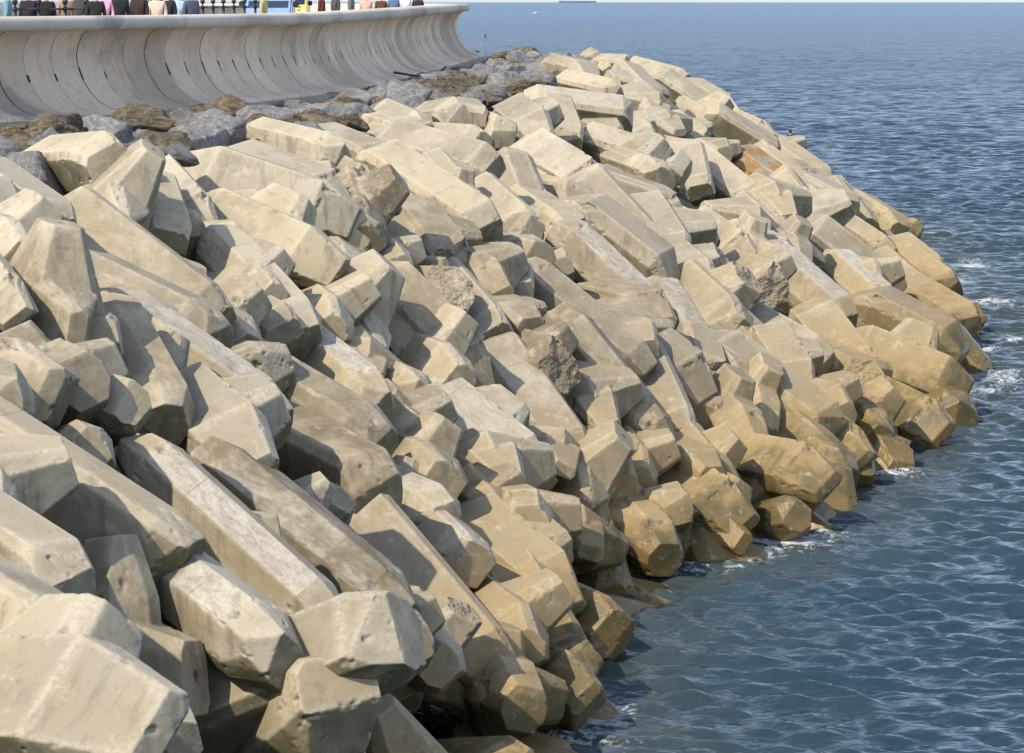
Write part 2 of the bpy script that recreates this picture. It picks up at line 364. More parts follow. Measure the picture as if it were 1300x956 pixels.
# ------------------------------------------------------------------ armour unit meshes
H = 3.75
def hull(pts):
    bm = bmesh.new()
    for p in pts: bm.verts.new(p)
    r = bmesh.ops.convex_hull(bm, input=bm.verts[:])
    bmesh.ops.delete(bm, geom=list(set(e for e in r['geom_interior'] if isinstance(e, bmesh.types.BMVert))), context='VERTS')
    bmesh.ops.recalc_face_normals(bm, faces=bm.faces[:])
    return bm
def planes_of(bm):
    out = []
    for f in bm.faces:
        n = f.normal; d = n.dot(f.verts[0].co)
        if not any((n-q[0]).length < 0.05 and abs(d-q[1]) < 0.01 for q in out): out.append((n.copy(), d))
    return out
def bar_pts(ax, mids, ends, L, t, top, zmid=0.03, sec='hex'):
    # long bar along X; 'hex': six sides with narrow faces on +-Z; 'box': deep four-sided with cut corners; 'wedge': chisel ends
    P = []
    for s in (-1, 1):
        for x, (a, b) in ((s*t, mids), (s*L, ends)):
            end = abs(x) >= L; k = 0.8 if end else 1.0
            for sy in (-1, 1):
                if sec == 'hex':
                    P += [(x, sy*top*k, b), (x, sy*a, zmid*k*1.5), (x, sy*a, -zmid*k*1.5), (x, sy*top*k, -b)]
                elif sec == 'box':
                    P += [(x, sy*(a-0.045), b), (x, sy*a*(0.96), b-0.05), (x, sy*a, -b*0.35), (x, sy*a*0.62, -b)]
                else:
                    P += [(x, sy*a*0.80, b-(0.0 if not end else 0.02)), (x, sy*a, b*0.45-(0.05 if end else 0)), (x, sy*a*0.75, -b)]
    return P
def nose_pts(s, base, tip, y0, y1):
    P = []
    for y, (hx, hz) in ((y0, base), (y1, tip)):
        c = 0.34
        for sx in (-1, 1):
            for sz in (-1, 1):
                P += [(sx*hx, s*y, sz*hz*(1-c)), (sx*hx*(1-c), s*y, sz*hz)]
    return P
def clip(bm, n, d):
    n = Vector(n).normalized()
    r = bmesh.ops.bisect_plane(bm, geom=bm.verts[:]+bm.edges[:]+bm.faces[:], plane_co=n*d, plane_no=n, clear_outer=True)
    es = [e for e in r['geom_cut'] if isinstance(e, bmesh.types.BMEdge)]
    if es: bmesh.ops.contextual_create(bm, geom=es)
    bmesh.ops.recalc_face_normals(bm, faces=bm.faces[:])
    return n, d
def make_unit(seed, noses=(1, 1), nlen=0.5, zarm=0.0, cut=None, cutn=None, tframe=0.335, fat=1.0, sec='hex', ends=(0.125, 0.12), mids=(0.185, 0.195), slant=None, nbase=(0.25, 0.19)):
    R = random.Random(seed)
    parts = []; cutp = []
    b = hull([tuple(H*c for c in p) for p in bar_pts(0, (mids[0]*fat, mids[1]*fat), (ends[0]*fat, ends[1]*fat), 0.5, tframe, 0.085*fat, sec=sec)])
    for sn, sd in (slant or ()): clip(b, sn, sd*H)
    if cut: cutp.append((0, clip(b, cut[0], cut[1]*H)))
    parts.append(b)
    for s, on in ((-1, noses[0]), (1, noses[1])):
        if on:
            q = hull([tuple(H*c for c in p) for p in nose_pts(s, nbase, (0.125, 0.105), 0.0, nlen)])
            if cutn and cutn[0] == s: cutp.append((len(parts), clip(q, cutn[1], cutn[2]*H)))
            parts.append(q)
    if zarm:
        P = []
        for s in (-1, 1):
            for z, hx, hy in ((0, 0.2, 0.17), (zarm, 0.115, 0.09)):
                for a in (-1, 1):
                    for b_ in (-1, 1): P += [(a*hx, b_*hy*0.65, s*z), (a*hx*0.65, b_*hy, s*z)]
        parts.append(hull([tuple(H*c for c in p) for p in P]))
    pls = [planes_of(p) for p in parts]
    j = bmesh.new()
    for p in parts:
        me = bpy.data.meshes.new('t'); p.to_mesh(me); p.free(); j.from_mesh(me); bpy.data.meshes.remove(me)
    me0 = bpy.data.meshes.new('t'); j.to_mesh(me0); j.free()
    o = bpy.data.objects.new('t', me0); COL.objects.link(o)
    md = o.modifiers.new('r', 'REMESH'); md.mode = 'VOXEL'; md.voxel_size = 0.025
    s2 = o.modifiers.new('s', 'SMOOTH'); s2.factor = 0.5; s2.iterations = 2
    dg = bpy.context.evaluated_depsgraph_get(); me = bpy.data.meshes.new_from_object(o.evaluated_get(dg))
    bpy.data.objects.remove(o); bpy.data.meshes.remove(me0)
    n = len(me.vertices); co = np.empty(n*3, dtype=np.float32); me.vertices.foreach_get('co', co); co = co.reshape(-1, 3).astype(float)
    # owning part: the one whose convex distance is closest to 0
    best = np.full(n, 1e9); own = np.zeros(n, int); e2 = np.zeros(n); pl = np.zeros(n, int); D = []
    for i, ps in enumerate(pls):
        N = np.array([tuple(a[0]) for a in ps]); dd = np.array([a[1] for a in ps]); S = co@N.T - dd
        o1 = np.sort(S, axis=1); m = np.abs(o1[:, -1]); up = m < best
        best = np.where(up, m, best); own = np.where(up, i, own); e2 = np.where(up, -o1[:, -2], e2); pl = np.where(up, S.argmax(1), pl)
    edge = np.clip(1-e2/0.075, 0, 1)*(best < 0.06)
    trow = np.zeros(n); brk = np.zeros(n); nor = np.empty(n*3, dtype=np.float32); me.vertices.foreach_get('normal', nor) if hasattr(me.vertices[0], 'normal') else None
    nor = nor.reshape(-1, 3).astype(float)
    for i, ps in enumerate(pls):
        for q, (pn, pd) in enumerate(ps):
            if i == 0 and pn.z > 0.98: trow[(own == i) & (pl == q)] = 1
            for ci, (cn, cdv) in cutp:
                if ci == i and (pn-cn).length < 0.06: brk[(own == i) & (pl == q)] = 1
    # chips along the arrises, gentle waviness everywhere
    nz = fbm(co*0.8, 2, seed)*0.007 + fbm(co*5.5, 3, seed+5)*0.003
    ch = np.clip(fbm(co*1.5, 4, seed+9)-0.43, 0, 1)*np.clip(1-e2/0.15, 0, 1)*0.60
    ch2 = np.clip(fbm(co*6.0, 3, seed+19)-0.22, 0, 1)*np.clip(1-e2/0.05, 0, 1)*0.10
    rough = brk*(fbm(co*2.0, 5, seed+30)*0.18 + np.abs(fbm(co*9, 3, seed+31))*0.05)
    disp = nz - ch - ch2 + rough
    co2 = co + nor*disp[:, None]
    me.vertices.foreach_set('co', co2.astype(np.float32).ravel())
    brk = np.clip(brk + np.clip((ch-0.02)*40, 0, 0.9), 0, 1)
    sock = np.zeros(n)
    for s in (-1, 1):
        r = np.sqrt((co[:, 0]-0.03*s)**2 + (co[:, 2])**2)
        sock = np.maximum(sock, np.where((np.abs(co[:, 1]*s - nlen*H) < 0.05) & (r < 0.075), 1, 0))
    for nm, a in (('trowel', trow), ('broken', brk), ('edge', edge*(1-brk)), ('socket', sock)):
        at_ = me.attributes.new(nm, 'FLOAT', 'POINT'); at_.data.foreach_set('value', a.astype(np.float32))
    me.polygons.foreach_set('use_smooth', [True]*len(me.polygons)); me.update()
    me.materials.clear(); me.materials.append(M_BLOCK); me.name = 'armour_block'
    return me
UNITS = [
    make_unit(1, nlen=0.44, sec='box', ends=(0.12, 0.10)),
    make_unit(2, cut=((1, 0.25, 0.2), 0.41), nlen=0.38, sec='box'),
    make_unit(3, zarm=0.31, nlen=0.36, ends=(0.11, 0.11), tframe=0.28),
    make_unit(4, noses=(1, 1), nlen=0.42, cutn=(1, (0.25, 1, 0.35), 0.34), sec='box', slant=(((1, -0.2, 0.7), 0.44),)),
    make_unit(5, noses=(1, 0), tframe=0.30, nlen=0.36, sec='wedge', ends=(0.13, 0.05), mids=(0.20, 0.19)),
    make_unit(6, cut=((1, -0.5, 0.55), 0.34), nlen=0.38, sec='hex'),
    make_unit(7, noses=(1, 0), nlen=0.38, tframe=0.36, fat=0.95, slant=(((1, 0.35, 0.55), 0.46), ((-1, 0.5, 0.3), 0.45))),
    make_unit(8, noses=(0, 0), tframe=0.39, sec='box', mids=(0.175, 0.20), ends=(0.15, 0.13), slant=(((1, 0.1, -0.75), 0.43), ((-1, 0.2, 0.6), 0.46))),
    make_unit(9, noses=(0, 0), tframe=0.36, sec='hex', ends=(0.10, 0.13), slant=(((1, -0.4, 0.5), 0.46),)),
    make_unit(10, noses=(1, 1), nlen=0.46, nbase=(0.30, 0.27), tframe=0.26, sec='wedge', ends=(0.10, 0.06), mids=(0.19, 0.18)),
]
ALT = {7: [7, 7, 8, 7, 4], 4: [4, 4, 9, 6], 0: [0, 0, 9], 6: [6, 8]}

# ------------------------------------------------------------------ blocks read off the photo
# x1,y1,x2,y2 of the long axis in photo pixels, then options: r roll(deg) v variant s stain w white o rust l lift n (+1: second end nearer)
B = [
(35,212,150,170,'r20 v4'),(118,200,192,205,'r0 v7 k.75'),(205,200,242,290,'r40 v7 k.8'),(262,168,440,250,'r-15 v7 l.3'),
(243,202,437,268,'r35 v7 l.4'),(248,238,422,350,'r10 v4 l.5'),(305,262,352,335,'r0 v5 k.8'),(258,300,398,422,'r25 v7 l.5'),
(68,278,272,392,'r30 v7 s.5 l.3'),(85,322,246,425,'r15 v6 l.3 s.25'),(138,232,172,300,'r80 v4 k.8'),(185,248,240,306,'r0 v7 k.8'),
(2,232,66,300,'r10 v7 k.85'),(0,262,36,305,'r60 v7 k.7'),(-30,300,78,352,'r30 v1'),(55,365,80,450,'r80 v4 k.9'),
(118,402,358,515,'r-5 v7 w1 l.5'),(-20,345,22,392,'r20 v7 k.7'),(248,392,325,440,'r10 v2 k.9'),(288,352,352,405,'r30 v0 k.8'),
(296,385,368,425,'r0 v7 k.8'),(350,264,402,300,'r20 v7 k.7'),(396,280,452,350,'r50 v3 k.85'),(330,158,418,175,'r30 v0 k.85'),
(385,172,462,232,'r50 v7 k.85 s.3'),(425,165,485,188,'r0 v7 k.8'),(490,160,620,200,'r20 v7 l.2'),(462,195,625,290,'r20 v7 l.6'),
(560,200,612,235,'r0 v3 k.8'),(618,230,655,300,'r50 v7 k.85 l.3'),(636,200,690,275,'r20 v7 k.9 l.2'),(468,135,540,165,'r20 v0 k.8'),
(500,132,545,142,'r0 v4 k.8'),(548,128,592,142,'r0 v7 k.8'),(590,122,615,134,'r0 v0 k.7'),(608,142,652,140,'r0 v1 k.8'),
(563,158,618,172,'r20 v7 k.8'),(655,155,760,228,'r0 v7 w.2 l.4'),(712,182,845,252,'r45 v7 l.5'),(740,158,862,225,'r5 v7 l.2'),
(445,240,470,325,'r20 v3 s1 k.9 l.3'),(488,248,562,285,'r0 v0 k.8'),(530,278,585,340,'r0 v1 s.6 k.9'),(462,315,532,350,'r10 v2 k.8'),
(392,372,482,372,'r25 v2 k.85'),(452,345,615,480,'r20 v7 l.4'),(518,358,585,390,'r0 v5 k.85'),(575,345,612,425,'r40 v7 k.85 l.2'),
(588,340,636,372,'r0 v0 k.8'),(600,308,682,335,'r20 v2 k.9 s.4'),(618,332,664,368,'r10 v0 k.8'),(678,332,716,352,'r0 v7 k.7'),
(658,348,820,462,'r15 v7 s.5 l.4'),(710,302,845,405,'r-10 v7 w1 l.2'),(678,262,728,295,'r0 v1 k.85'),(685,235,732,258,'r0 v7 s.3 k.8'),
(712,258,860,340,'r10 v4 l.2'),(730,228,850,320,'r0 v7'),(418,385,482,435,'r40 v4 k.9'),(392,388,432,435,'r20 v0 k.85'),
(612,388,674,420,'r0 v3 k.8'),(650,450,728,462,'r20 v1 s.9 k.9 l.4'),(612,452,740,572,'r20 v7 s.5 l.3'),(735,486,762,545,'r10 v0 s.2 k.8'),
(682,528,738,568,'r10 v7 k.8'),(676,562,722,610,'r0 v0 k.85'),(535,488,672,605,'r0 v4 w.5 l.4'),(588,598,692,610,'r0 v0 k.95 l.4'),
(488,525,562,568,'r40 v2 k.9 s.2'),(498,590,598,625,'r25 v1 k.95'),(488,632,572,655,'r10 v5 w.6 k.9 l.3'),(285,438,478,562,'r30 v6 s.7 l.4'),
(305,528,492,632,'r10 v7 s.9 l.3'),(480,465,525,510,'r10 v7 k.8'),(428,448,492,475,'r0 v0 k.85'),(515,450,592,485,'r20 v0 k.9'),
(345,442,488,495,'r-10 v7 w.9 l.2'),(722,590,768,665,'r60 v0 k.85'),(582,628,645,665,'r0 v2 k.85'),(640,648,706,700,'r0 v5 k.95 l.5'),
(708,668,732,720,'r10 v0 k.8'),(735,660,785,740,'r60 v4 k.85'),(578,655,722,775,'r25 v4 l.3'),(448,668,640,852,'r10 v7 l.3 s.3'),
(612,785,692,838,'r0 v0 k.95 l.3'),(672,768,734,858,'r40 v7 k.9'),(712,768,768,825,'r45 v7 k.85'),(492,775,545,812,'r0 v7 k.8'),
(545,662,602,745,'r30 v7 k.85 l.3'),(268,592,508,785,'r30 v7 s.9 w.8 l.8'),(165,592,432,785,'r20 v7 w1 l.9 f.85'),(125,655,370,862,'r25 v7 w1 l.95 f.85'),
(-110,505,222,684,'r35 v7 l.35 f.8 x1'),(-90,640,70,735,'r10 v7 k.8 f.8 x1'),(-60,610,40,690,'r30 v9 k.75 l-.3'),(-190,712,130,812,'r30 v7 l.4 f.85 x1'),(150,935,490,822,'r10 v7 l.6 x1'),(-150,940,200,900,'r10 v7 l.5'),
(330,950,440,905,'r0 v7 w.4 l.6'),(200,480,335,600,'r10 v4 l.6'),(155,440,205,530,'r80 v7 w.5 k.9 l.2'),(15,505,142,470,'r30 v2'),
(58,545,165,515,'r30 v7 k.62'),(70,575,160,562,'r20 v8 k.62 l.2'),(-30,500,66,428,'r30 v4'),(100,468,155,440,'r20 v7 k.8'),
(-25,490,30,530,'r0 v5 w.8 k.75'),(515,815,590,868,'r10 v3 w.3 k.8'),(438,800,535,868,'r30 v0 s.4 k.9'),(595,868,695,882,'r0 v2'),
(675,865,750,895,'r20 v4 k.9'),(700,412,845,558,'r25 v7 s1 l.5'),(750,385,895,505,'r30 v7 s.5 l.2'),(735,365,848,415,'r0 v4 s.3 l.3'),
(835,375,892,448,'r0 v7 w1 k.9 l.1'),(915,380,1038,465,'r15 v7 s.2'),(868,350,935,425,'r25 v3 s.3'),(925,412,978,455,'r0 v0 k.8'),
(985,436,1012,495,'r30 v4 k.8 l.2'),(1030,440,1108,505,'r0 v5 s.7'),(1020,402,1115,485,'r15 v7 l.2'),(905,425,1045,565,'r0 v7 l.3'),
(980,515,1052,595,'r70 v4 l.2'),(915,588,1052,604,'r25 v4 l.6'),(868,500,962,545,'r0 v2 s.4'),(815,462,862,540,'r30 v7 k.9'),
(838,568,902,605,'r0 v0 k.8'),(868,558,922,615,'r30 v4 k.8 l.2'),(782,572,838,605,'r0 v0 k.8'),(742,578,802,625,'r0 v1 k.8'),
(768,632,842,696,'r0 v5 k.9 l.3'),(808,648,862,670,'r0 v3 k.8'),(808,608,938,655,'r25 v4'),(878,664,958,676,'r50 v4 k.8'),
(955,662,1030,676,'r60 v6 k.85'),(1012,502,1068,530,'r0 v0 k.85'),(1078,518,1134,550,'r20 v2 k.9'),(1138,498,1198,548,'r55 v4 k.9 l.2'),
(1172,482,1232,525,'r20 v7 k.9'),(1048,542,1102,588,'r60 v4 k.85'),(1098,562,1145,580,'r0 v7 k.8 l-.3'),(1060,606,1118,608,'r0 v7 k.7 l-.5'),
(1100,425,1235,502,'r25 v4 l.4'),(1112,372,1235,445,'r0 v4 l.4'),(970,328,1078,400,'r-10 v7 w1 l.2'),(1050,338,1135,378,'r0 v7 w1 l.2'),
(878,442,918,478,'r0 v1 k.8'),(902,448,942,485,'r0 v0 k.8'),(918,466,985,542,'r0 v2'),(1160,366,1248,412,'r30 v7'),
(1158,322,1222,368,'r25 v7'),(1130,328,1192,366,'r40 v6'),(1150,306,1206,345,'r20 v7'),(1205,415,1262,458,'r30 v7 k.9'),
(1215,395,1256,404,'r0 v7 k.8 l-.3'),(1082,242,1140,290,'r0 v3'),(1058,232,1102,275,'r40 v7'),(1038,256,1132,318,'r20 v7'),
(1015,286,1142,355,'r10 v7 s.2 l.2'),(998,245,1048,295,'r20 v4'),(1018,222,1078,260,'r10 v7'),(1002,222,1042,262,'r50 v7'),
(990,292,1026,335,'r0 v2 s.3 k.9'),(942,226,1004,275,'r20 v4 l.2'),(922,256,962,295,'r0 v0 k.8 l.2'),(958,262,988,305,'r20 v7 k.8'),
(998,222,1048,292,'r30 v7'),(922,190,1012,230,'r10 v7 o1 l.2'),(895,128,980,195,'r10 v7 l.3'),(978,166,1004,190,'r0 v0 k.8'),
(930,138,978,174,'r20 v4'),(872,96,918,132,'r0 v7'),(838,92,908,132,'r10 v7 l.2'),(805,76,862,98,'r0 v7'),
(760,68,796,78,'r0 v1 k.7'),(690,66,758,74,'r0 v7'),(718,80,775,104,'r0 v2 k.9'),(778,82,838,118,'r0 v0'),
(665,112,800,128,'r10 v7 w.4 l.3'),(735,148,795,158,'r0 v7'),(788,148,828,172,'r0 v3 k.8'),(828,145,862,160,'r0 v0 k.8'),
(862,152,898,175,'r20 v1 k.8'),(832,170,884,200,'r20 v4 k.9'),(878,198,904,240,'r20 v7 k.8'),(878,188,942,250,'r0 v7 l.1'),
(888,178,928,195,'r0 v0 k.8'),(858,272,894,316,'r30 v7 k.85'),(892,272,934,316,'r30 v7 k.85'),(818,275,872,328,'r20 v0'),
(888,322,938,370,'r40 v4 k.85'),(938,342,988,380,'r10 v1 k.9 l.2'),(858,328,904,365,'r0 v3 k.8 s.2'),(932,298,984,326,'r0 v2 k.9'),
(968,310,998,328,'r0 v0 k.8'),(778,248,852,280,'r0 v4'),(768,188,838,220,'r20 v6'),(805,122,852,140,'r0 v4'),
(998,186,1038,220,'r10 v7'),(972,192,1022,230,'r20 v4'),(1052,222,1084,265,'r10 v7 k.9'),(950,172,988,200,'r20 v7 k.9'),
(912,126,942,154,'r0 v4 k.9'),(866,126,922,155,'r10 v4'),(655,128,700,150,'r0 v0'),(700,130,742,160,'r10 v2'),
(1075,345,1120,372,'r0 v0'),(950,664,1042,684,'r30 v4 k.8 x1 l-.75'),(752,772,828,794,'r60 v4 k.7 x1 l-.75'),(1065,566,1128,592,'r40 v4 k.75 x1 l-.7'),(870,676,935,690,'r10 v9 k.7 x1 l-.8'),(1180,532,1235,548,'r50 v4 k.7 x1 l-.8'),(560,235,612,262,'r0 v2 k.8'),(770,410,815,455,'r10 v0 k.9'),
]
blocks = []
def opts(s):
    d = dict(x=0, f=1.0, r=0.0, v=0, s=0.0, w=0.0, o=0.0, l=0.0, k=1.0, n=1)
    for t in s.split():
        d[t[0]] = float(t[1:])
    return d
OFF = 0.55
def orient(xdir, roll, c):
    # X along the bar, Z roughly to the viewer/up, rolled about X
    x = xdir.normalized(); ref = Vector((0.1, -0.45, 0.9)); z = (ref - x*ref.dot(x))
    if z.length < 0.15: z = Vector((0, -1, 0)) - x*(-x.y)
    z.normalize(); y = z.cross(x)
    m = Matrix((x, y, z)).transposed().to_4x4()
    return (Matrix.Translation(c) @ m @ Matrix.Rotation(math.radians(roll), 4, 'X'))
for t in B:
    x1, y1, x2, y2, s = t; d = opts(s)
    if x2 > 1180: x1 -= 16; x2 -= 16
    L = H*d['k']*0.96; ym = (y1+y2)/2
    sh_ = 13 if ym < 330 else (8 if ym < 600 else 0); sh_ += 8*max(0, 1-ym/90.0)*-1; y1 += sh_; y2 += sh_
    RJ = random.Random(int(x1*7+y1*13)); d['v'] = d['v'] if d['x'] else 8 if d['w'] >= 0.6 else RJ.choice(ALT.get(int(d['v']), [int(d['v'])])); d['s'] = max(d['s'], RJ.choice([0, .1, .3, .55]) if 320 < ym < 650 else 0); flip = 180 if RJ.random() < 0.4 else 0
    if ym < 235 and x1 < 720:
        d['v'] = RJ.choice([7, 8, 7, 4]); y1 += 12; y2 += 12; d['k'] *= 0.92; L *= 0.92
    lift = d['l']*0.8 + 0.05
    h1 = hit(x1, y1, lift); h2 = hit(x2, y2, lift)
    hm = hit((x1+x2)/2, (y1+y2)/2, lift)
    if hm is None:
        # silhouette blocks: take the last depth that the slope reaches below this pixel
        for dy in range(1, 60, 2):
            hm = hit((x1+x2)/2-dy*0.8, (y1+y2)/2+dy, lift)
            if hm is not None: hm = at((x1+x2)/2, (y1+y2)/2, hm.y); break
    if hm is None: continue
    D = hm.y
    p1 = h1 if (h1 is not None and abs(h1.y-D) < 7) else at(x1, y1, D)
    r2 = ray(x2, y2); r2n = r2/r2.y
    # points on both rays around depth D, total length L: split the depth difference evenly
    a1 = at(x1, y1, D); a2 = at(x2, y2, D); flat = (a2-a1).length
    sc = d['k']
    if flat >= L:
        sc = min(flat/(H*0.96), 1.25 if D < 60 else 1.3); q1, q2 = a1, a2
        if h1 is not None and h2 is not None and abs(h1.y-h2.y) < 4:
            q1 = at(x1, y1, D+(h1.y-h2.y)*0.35); q2 = at(x2, y2, D-(h1.y-h2.y)*0.35)
        cc = (q1+q2)/2; dirv = (q2-q1)
    else:
        dep = math.sqrt(L*L-flat*flat); sg = d['n']
        dep = min(dep, 0.86*L)
        # second end comes toward the viewer; the first end dives into the heap behind
        q2 = at(x2, y2, D - 0.45*dep*sg); q1 = at(x1, y1, D + 0.55*dep*sg)
        dirv = q2-q1; dirv = dirv.normalized()*L; cc = q2 - dirv/2
        if flat < 0.45*L: cc = at((x1+x2)/2, (y1+y2)/2, D-0.3*dep*sg) - dirv*0.25
    m = orient(dirv, d['r'] + RJ.uniform(-28, 28)*(0.4 if d['w'] >= 0.6 else 1), cc) @ Matrix.Rotation(math.radians(RJ.uniform(-11, 11)), 4, 'Z') @ Matrix.Rotation(math.radians(RJ.uniform(-11, 11)), 4, 'Y')
    if flip: m = m @ Matrix.Rotation(math.pi, 4, 'Z')
    blocks.append((m, sc, int(d['v']), d['s'], d['w'], d['o'], D, d['f']))
# filler units lower in the heap, wherever the list leaves room
centers = [Vector(b[0].translation) for b in blocks]
R = random.Random(5); tries = 0; nfill = 0
while nfill < 82 and tries < 9000:
    tries += 1
    nearp = nfill < 42; u = R.uniform(0.10, 0.36) if nearp else R.uniform(0.3, 0.985); v = R.uniform(0.06, 0.93)
    p = surf(u, v, R.uniform(-1.1, -0.45) if nearp else R.uniform(-1.7, -0.9))
    px, py = proj(p)
    if not (-60 < px < 1330 and -10 < py < 1010) or p.y < 27: continue
    if min((p-c).length for c in centers) < (1.25 if nearp else 1.75): continue
    q = Quaternion((R.gauss(0, 1), R.gauss(0, 1), R.gauss(0, 1), R.gauss(0, 1))).normalized()
    m = Matrix.Translation(p) @ q.to_matrix().to_4x4()
    blocks.append((m, R.uniform(0.68, 0.85) if nearp else R.uniform(0.85, 0.98), R.choice([0, 2, 9, 4, 9, 6, 8, 7, 3]), R.choice([0, 0, .3, .6]), R.random()*0.5, 0, p.y)); centers.append(p); nfill += 1

R = random.Random(21); nsub = 0; tries = 0; subc = []
while nsub < 17 and tries < 4000:
    tries += 1
    u = R.uniform(0.20, 0.56); v = R.uniform(0.93, 1.0); p = surf(u, v); p.z = R.uniform(-0.6, -0.2)
    px, py = proj(p)
    if not (500 < px < 1150 and 250 < py < 1000) or min([9]+[(p-c).length for c in subc]) < 1.9: continue
    i_ = int(u*(NU-1)); dn = (wts[i_]-crs[i_]).normalized(); dn.z = -R.uniform(0.25, 0.6); dn = Quaternion((0, 0, 1), R.uniform(-0.9, 0.9)) @ dn
    blocks.append((orient(dn, R.uniform(0, 180), p), R.uniform(0.8, 1.0), R.choice([4, 9, 9, 7, 8]), 0, 0, 0, p.y)); subc.append(p); nsub += 1
# labels: look first, then row on the slope and place along it
def slope_v(p):
    best = min(range(0, NU, 2), key=lambda i: abs((crs[i].lerp(wts[i], 0.5)-Vector((p.x, p.y, 0))).length))
    c = crs[best]; w = wts[best]; dd = (w-c); return (Vector((p.x, p.y, 0))-c).dot(dd)/dd.length_squared
ROWS = [(0.12, 'beside the dark rocks'), (0.34, 'high on slope'), (0.58, 'mid slope'), (0.82, 'low on slope'), (9, 'at the waterline')]
rows = {}
for i, b in enumerate(blocks):
    v = slope_v(b[0].translation); k = next(j for j, r in enumerate(ROWS) if v < r[0]); rows.setdefault(k, []).append(i)
def ordinal(n): return '%d%s' % (n, 'th' if 10 <= n % 100 <= 20 else {1: 'st', 2: 'nd', 3: 'rd'}.get(n % 10, 'th'))
labels = {}
for k, ids in rows.items():
    looks = {}
    for i in ids:
        m, sc, v, s, w, o, D = blocks[i][:7]
        ax = m.to_3x3() @ Vector((1, 0, 0)); x0 = proj(m.translation-ax); x1 = proj(m.translation+ax)
        pose = 'lying lengthwise' if math.hypot(x1[0]-x0[0], x1[1]-x0[1]) > 0.62*2*F/D else 'pointing end-on'
        look = ('rust-stained' if o > 0 else 'dark brown stained' if s >= 0.6 else 'whitish trowelled' if w >= 0.6 else 'broken-ended' if v in (1, 5) else 'clean buff')
        where = 'near' if D < 48 else 'mid-distance' if D < 85 else 'far'
        looks.setdefault((look, pose, where), []).append(i)
    for (look, pose, where), l in looks.items():
        l.sort(key=lambda i: proj(blocks[i][0].translation)[0])
        for n, i in enumerate(l):
            t = '%s%s concrete block %s %s' % (where+' ' if True else '', look, pose, ROWS[k][1])
            if len(l) > 1: t += ', %s' % ('leftmost' if n == 0 else 'rightmost' if n == len(l)-1 else ordinal(n+1)+' from left')
            labels[i] = t
for i, bl in enumerate(blocks):
    m, sc, v, s, w, o, D = bl[:7]; ff = bl[7] if len(bl) > 7 else 1.0
    ob = bpy.data.objects.new('armour_block', UNITS[v]); COL.objects.link(ob)
    near_ = 0.78+0.20*max(0.0, min(1.0, (D-38)/32)); near_ *= ff; fy = near_*(0.90+0.14*random.random()); ob.matrix_world = m @ Matrix.Diagonal((sc, min(sc, 1.05)*fy, min(sc, 1.05)*near_*(0.92+0.12*random.random()), 1))
    ob.color = (s, w, o, 1)
    tag(ob, labels[i], 'concrete block', 'interlocking concrete armour blocks piled on the sea slope')
print('blocks', len(blocks), 'filler', nfill, 'unique labels', len(set(labels.values())))

# ------------------------------------------------------------------ sea
Dl = [34.0]
while Dl[-1] < 12900: Dl.append(Dl[-1]+max(0.10, 0.00125*Dl[-1]*(1.0 if Dl[-1] < 2500 else 3.0)))
Dr = np.concatenate([[-300, -80, -20, 8, 20, 28], Dl])
xs = np.concatenate([np.linspace(-1.6, -0.2, 20), np.linspace(-0.19, -0.025, 30), np.linspace(-0.022, 0.19, 330), np.linspace(0.2, 1.6, 30)])
DD, XX = np.meshgrid(Dr, xs, indexing='ij'); GX = XX*np.maximum(np.abs(DD), 30.0); GY = DD
Z = np.zeros_like(GX)
row = np.abs(np.gradient(Dr))
rw = np.random.default_rng(3)
for kx in range(110):
    lam = 0.28*(17**(rw.random()**1.25)); th = math.radians(-100 + rw.normal(0, 25)); kk = 2*math.pi/lam
    amp = 0.0118*min(lam, 0.9)**0.9*(lam/0.9 if lam > 0.9 else 1)**0.12*(0.5+rw.random()); ph = rw.random()*6.283
    att = np.clip((lam/np.maximum(row, 0.05) - 3.0)/2.5, 0, 1); k0 = int((att > 0).sum() and np.nonzero(att > 0)[0].max()+1)
    if k0 == 0: continue
    gx = GX[:k0]; gy = GY[:k0]
    arg = kk*(gx*math.cos(th) + gy*math.sin(th)) + ph + 0.8*np.sin(gx*0.13*(1+(kx % 5)*.3)+kx) + 0.8*np.sin(gy*0.10*(1+(kx % 7)*.2)+kx*2)
    nf = 1.0 if lam < 0.8 else 1-0.72*min(1, (lam-0.8)/1.2)*np.clip((170-Dr[:k0])/110, 0, 1)[:, None]
    Z[:k0] += att[:k0, None]*amp*nf*np.cos(arg)
G = np.stack([GX.ravel()*0.06, GY.ravel()*0.06, np.zeros(GX.size)], -1)
gust = fbm(G, 3, 77).reshape(GX.shape)
Z *= (1.0 + 0.55*gust)
P = np.stack([GX.ravel(), GY.ravel(), Z.ravel()], -1)
sea_me = grid_mesh('sea', P, len(Dr), len(xs))
# foam and shallows: distance to the waterline in plan
wl = np.array([(p.x, p.y) for p in wts]); cl = np.array([(p.x, p.y) for p in crs])
g2 = P[:, :2]; dist = np.full(len(g2), 1e3); near = (g2[:, 1] < 230) & (g2[:, 1] > 0) & (g2[:, 0] > -30) & (g2[:, 0] < 45)
sub = g2[near]; dm = np.full(len(sub), 1e3); sg = np.zeros(len(sub))
for i in range(len(wl)):
    dd = np.hypot(sub[:, 0]-wl[i, 0], sub[:, 1]-wl[i, 1]); up = dd < dm; dm = np.where(up, dd, dm)
    nrm = wl[i]-cl[i]; nrm = nrm/np.hypot(*nrm); sgn = (sub-wl[i])@nrm; sg = np.where(up, sgn, sg)
dist[near] = np.where(sg < 0, 0, np.maximum(dm-0.9, 0))
pn = fbm(np.stack([g2[:, 0]*0.35, g2[:, 1]*0.35, np.zeros(len(g2))], -1), 3, 5)
foam = np.clip(1-dist/2.2, 0, 1)*(0.30+0.6*pn) ; foam = np.clip(foam, 0, 0.62)
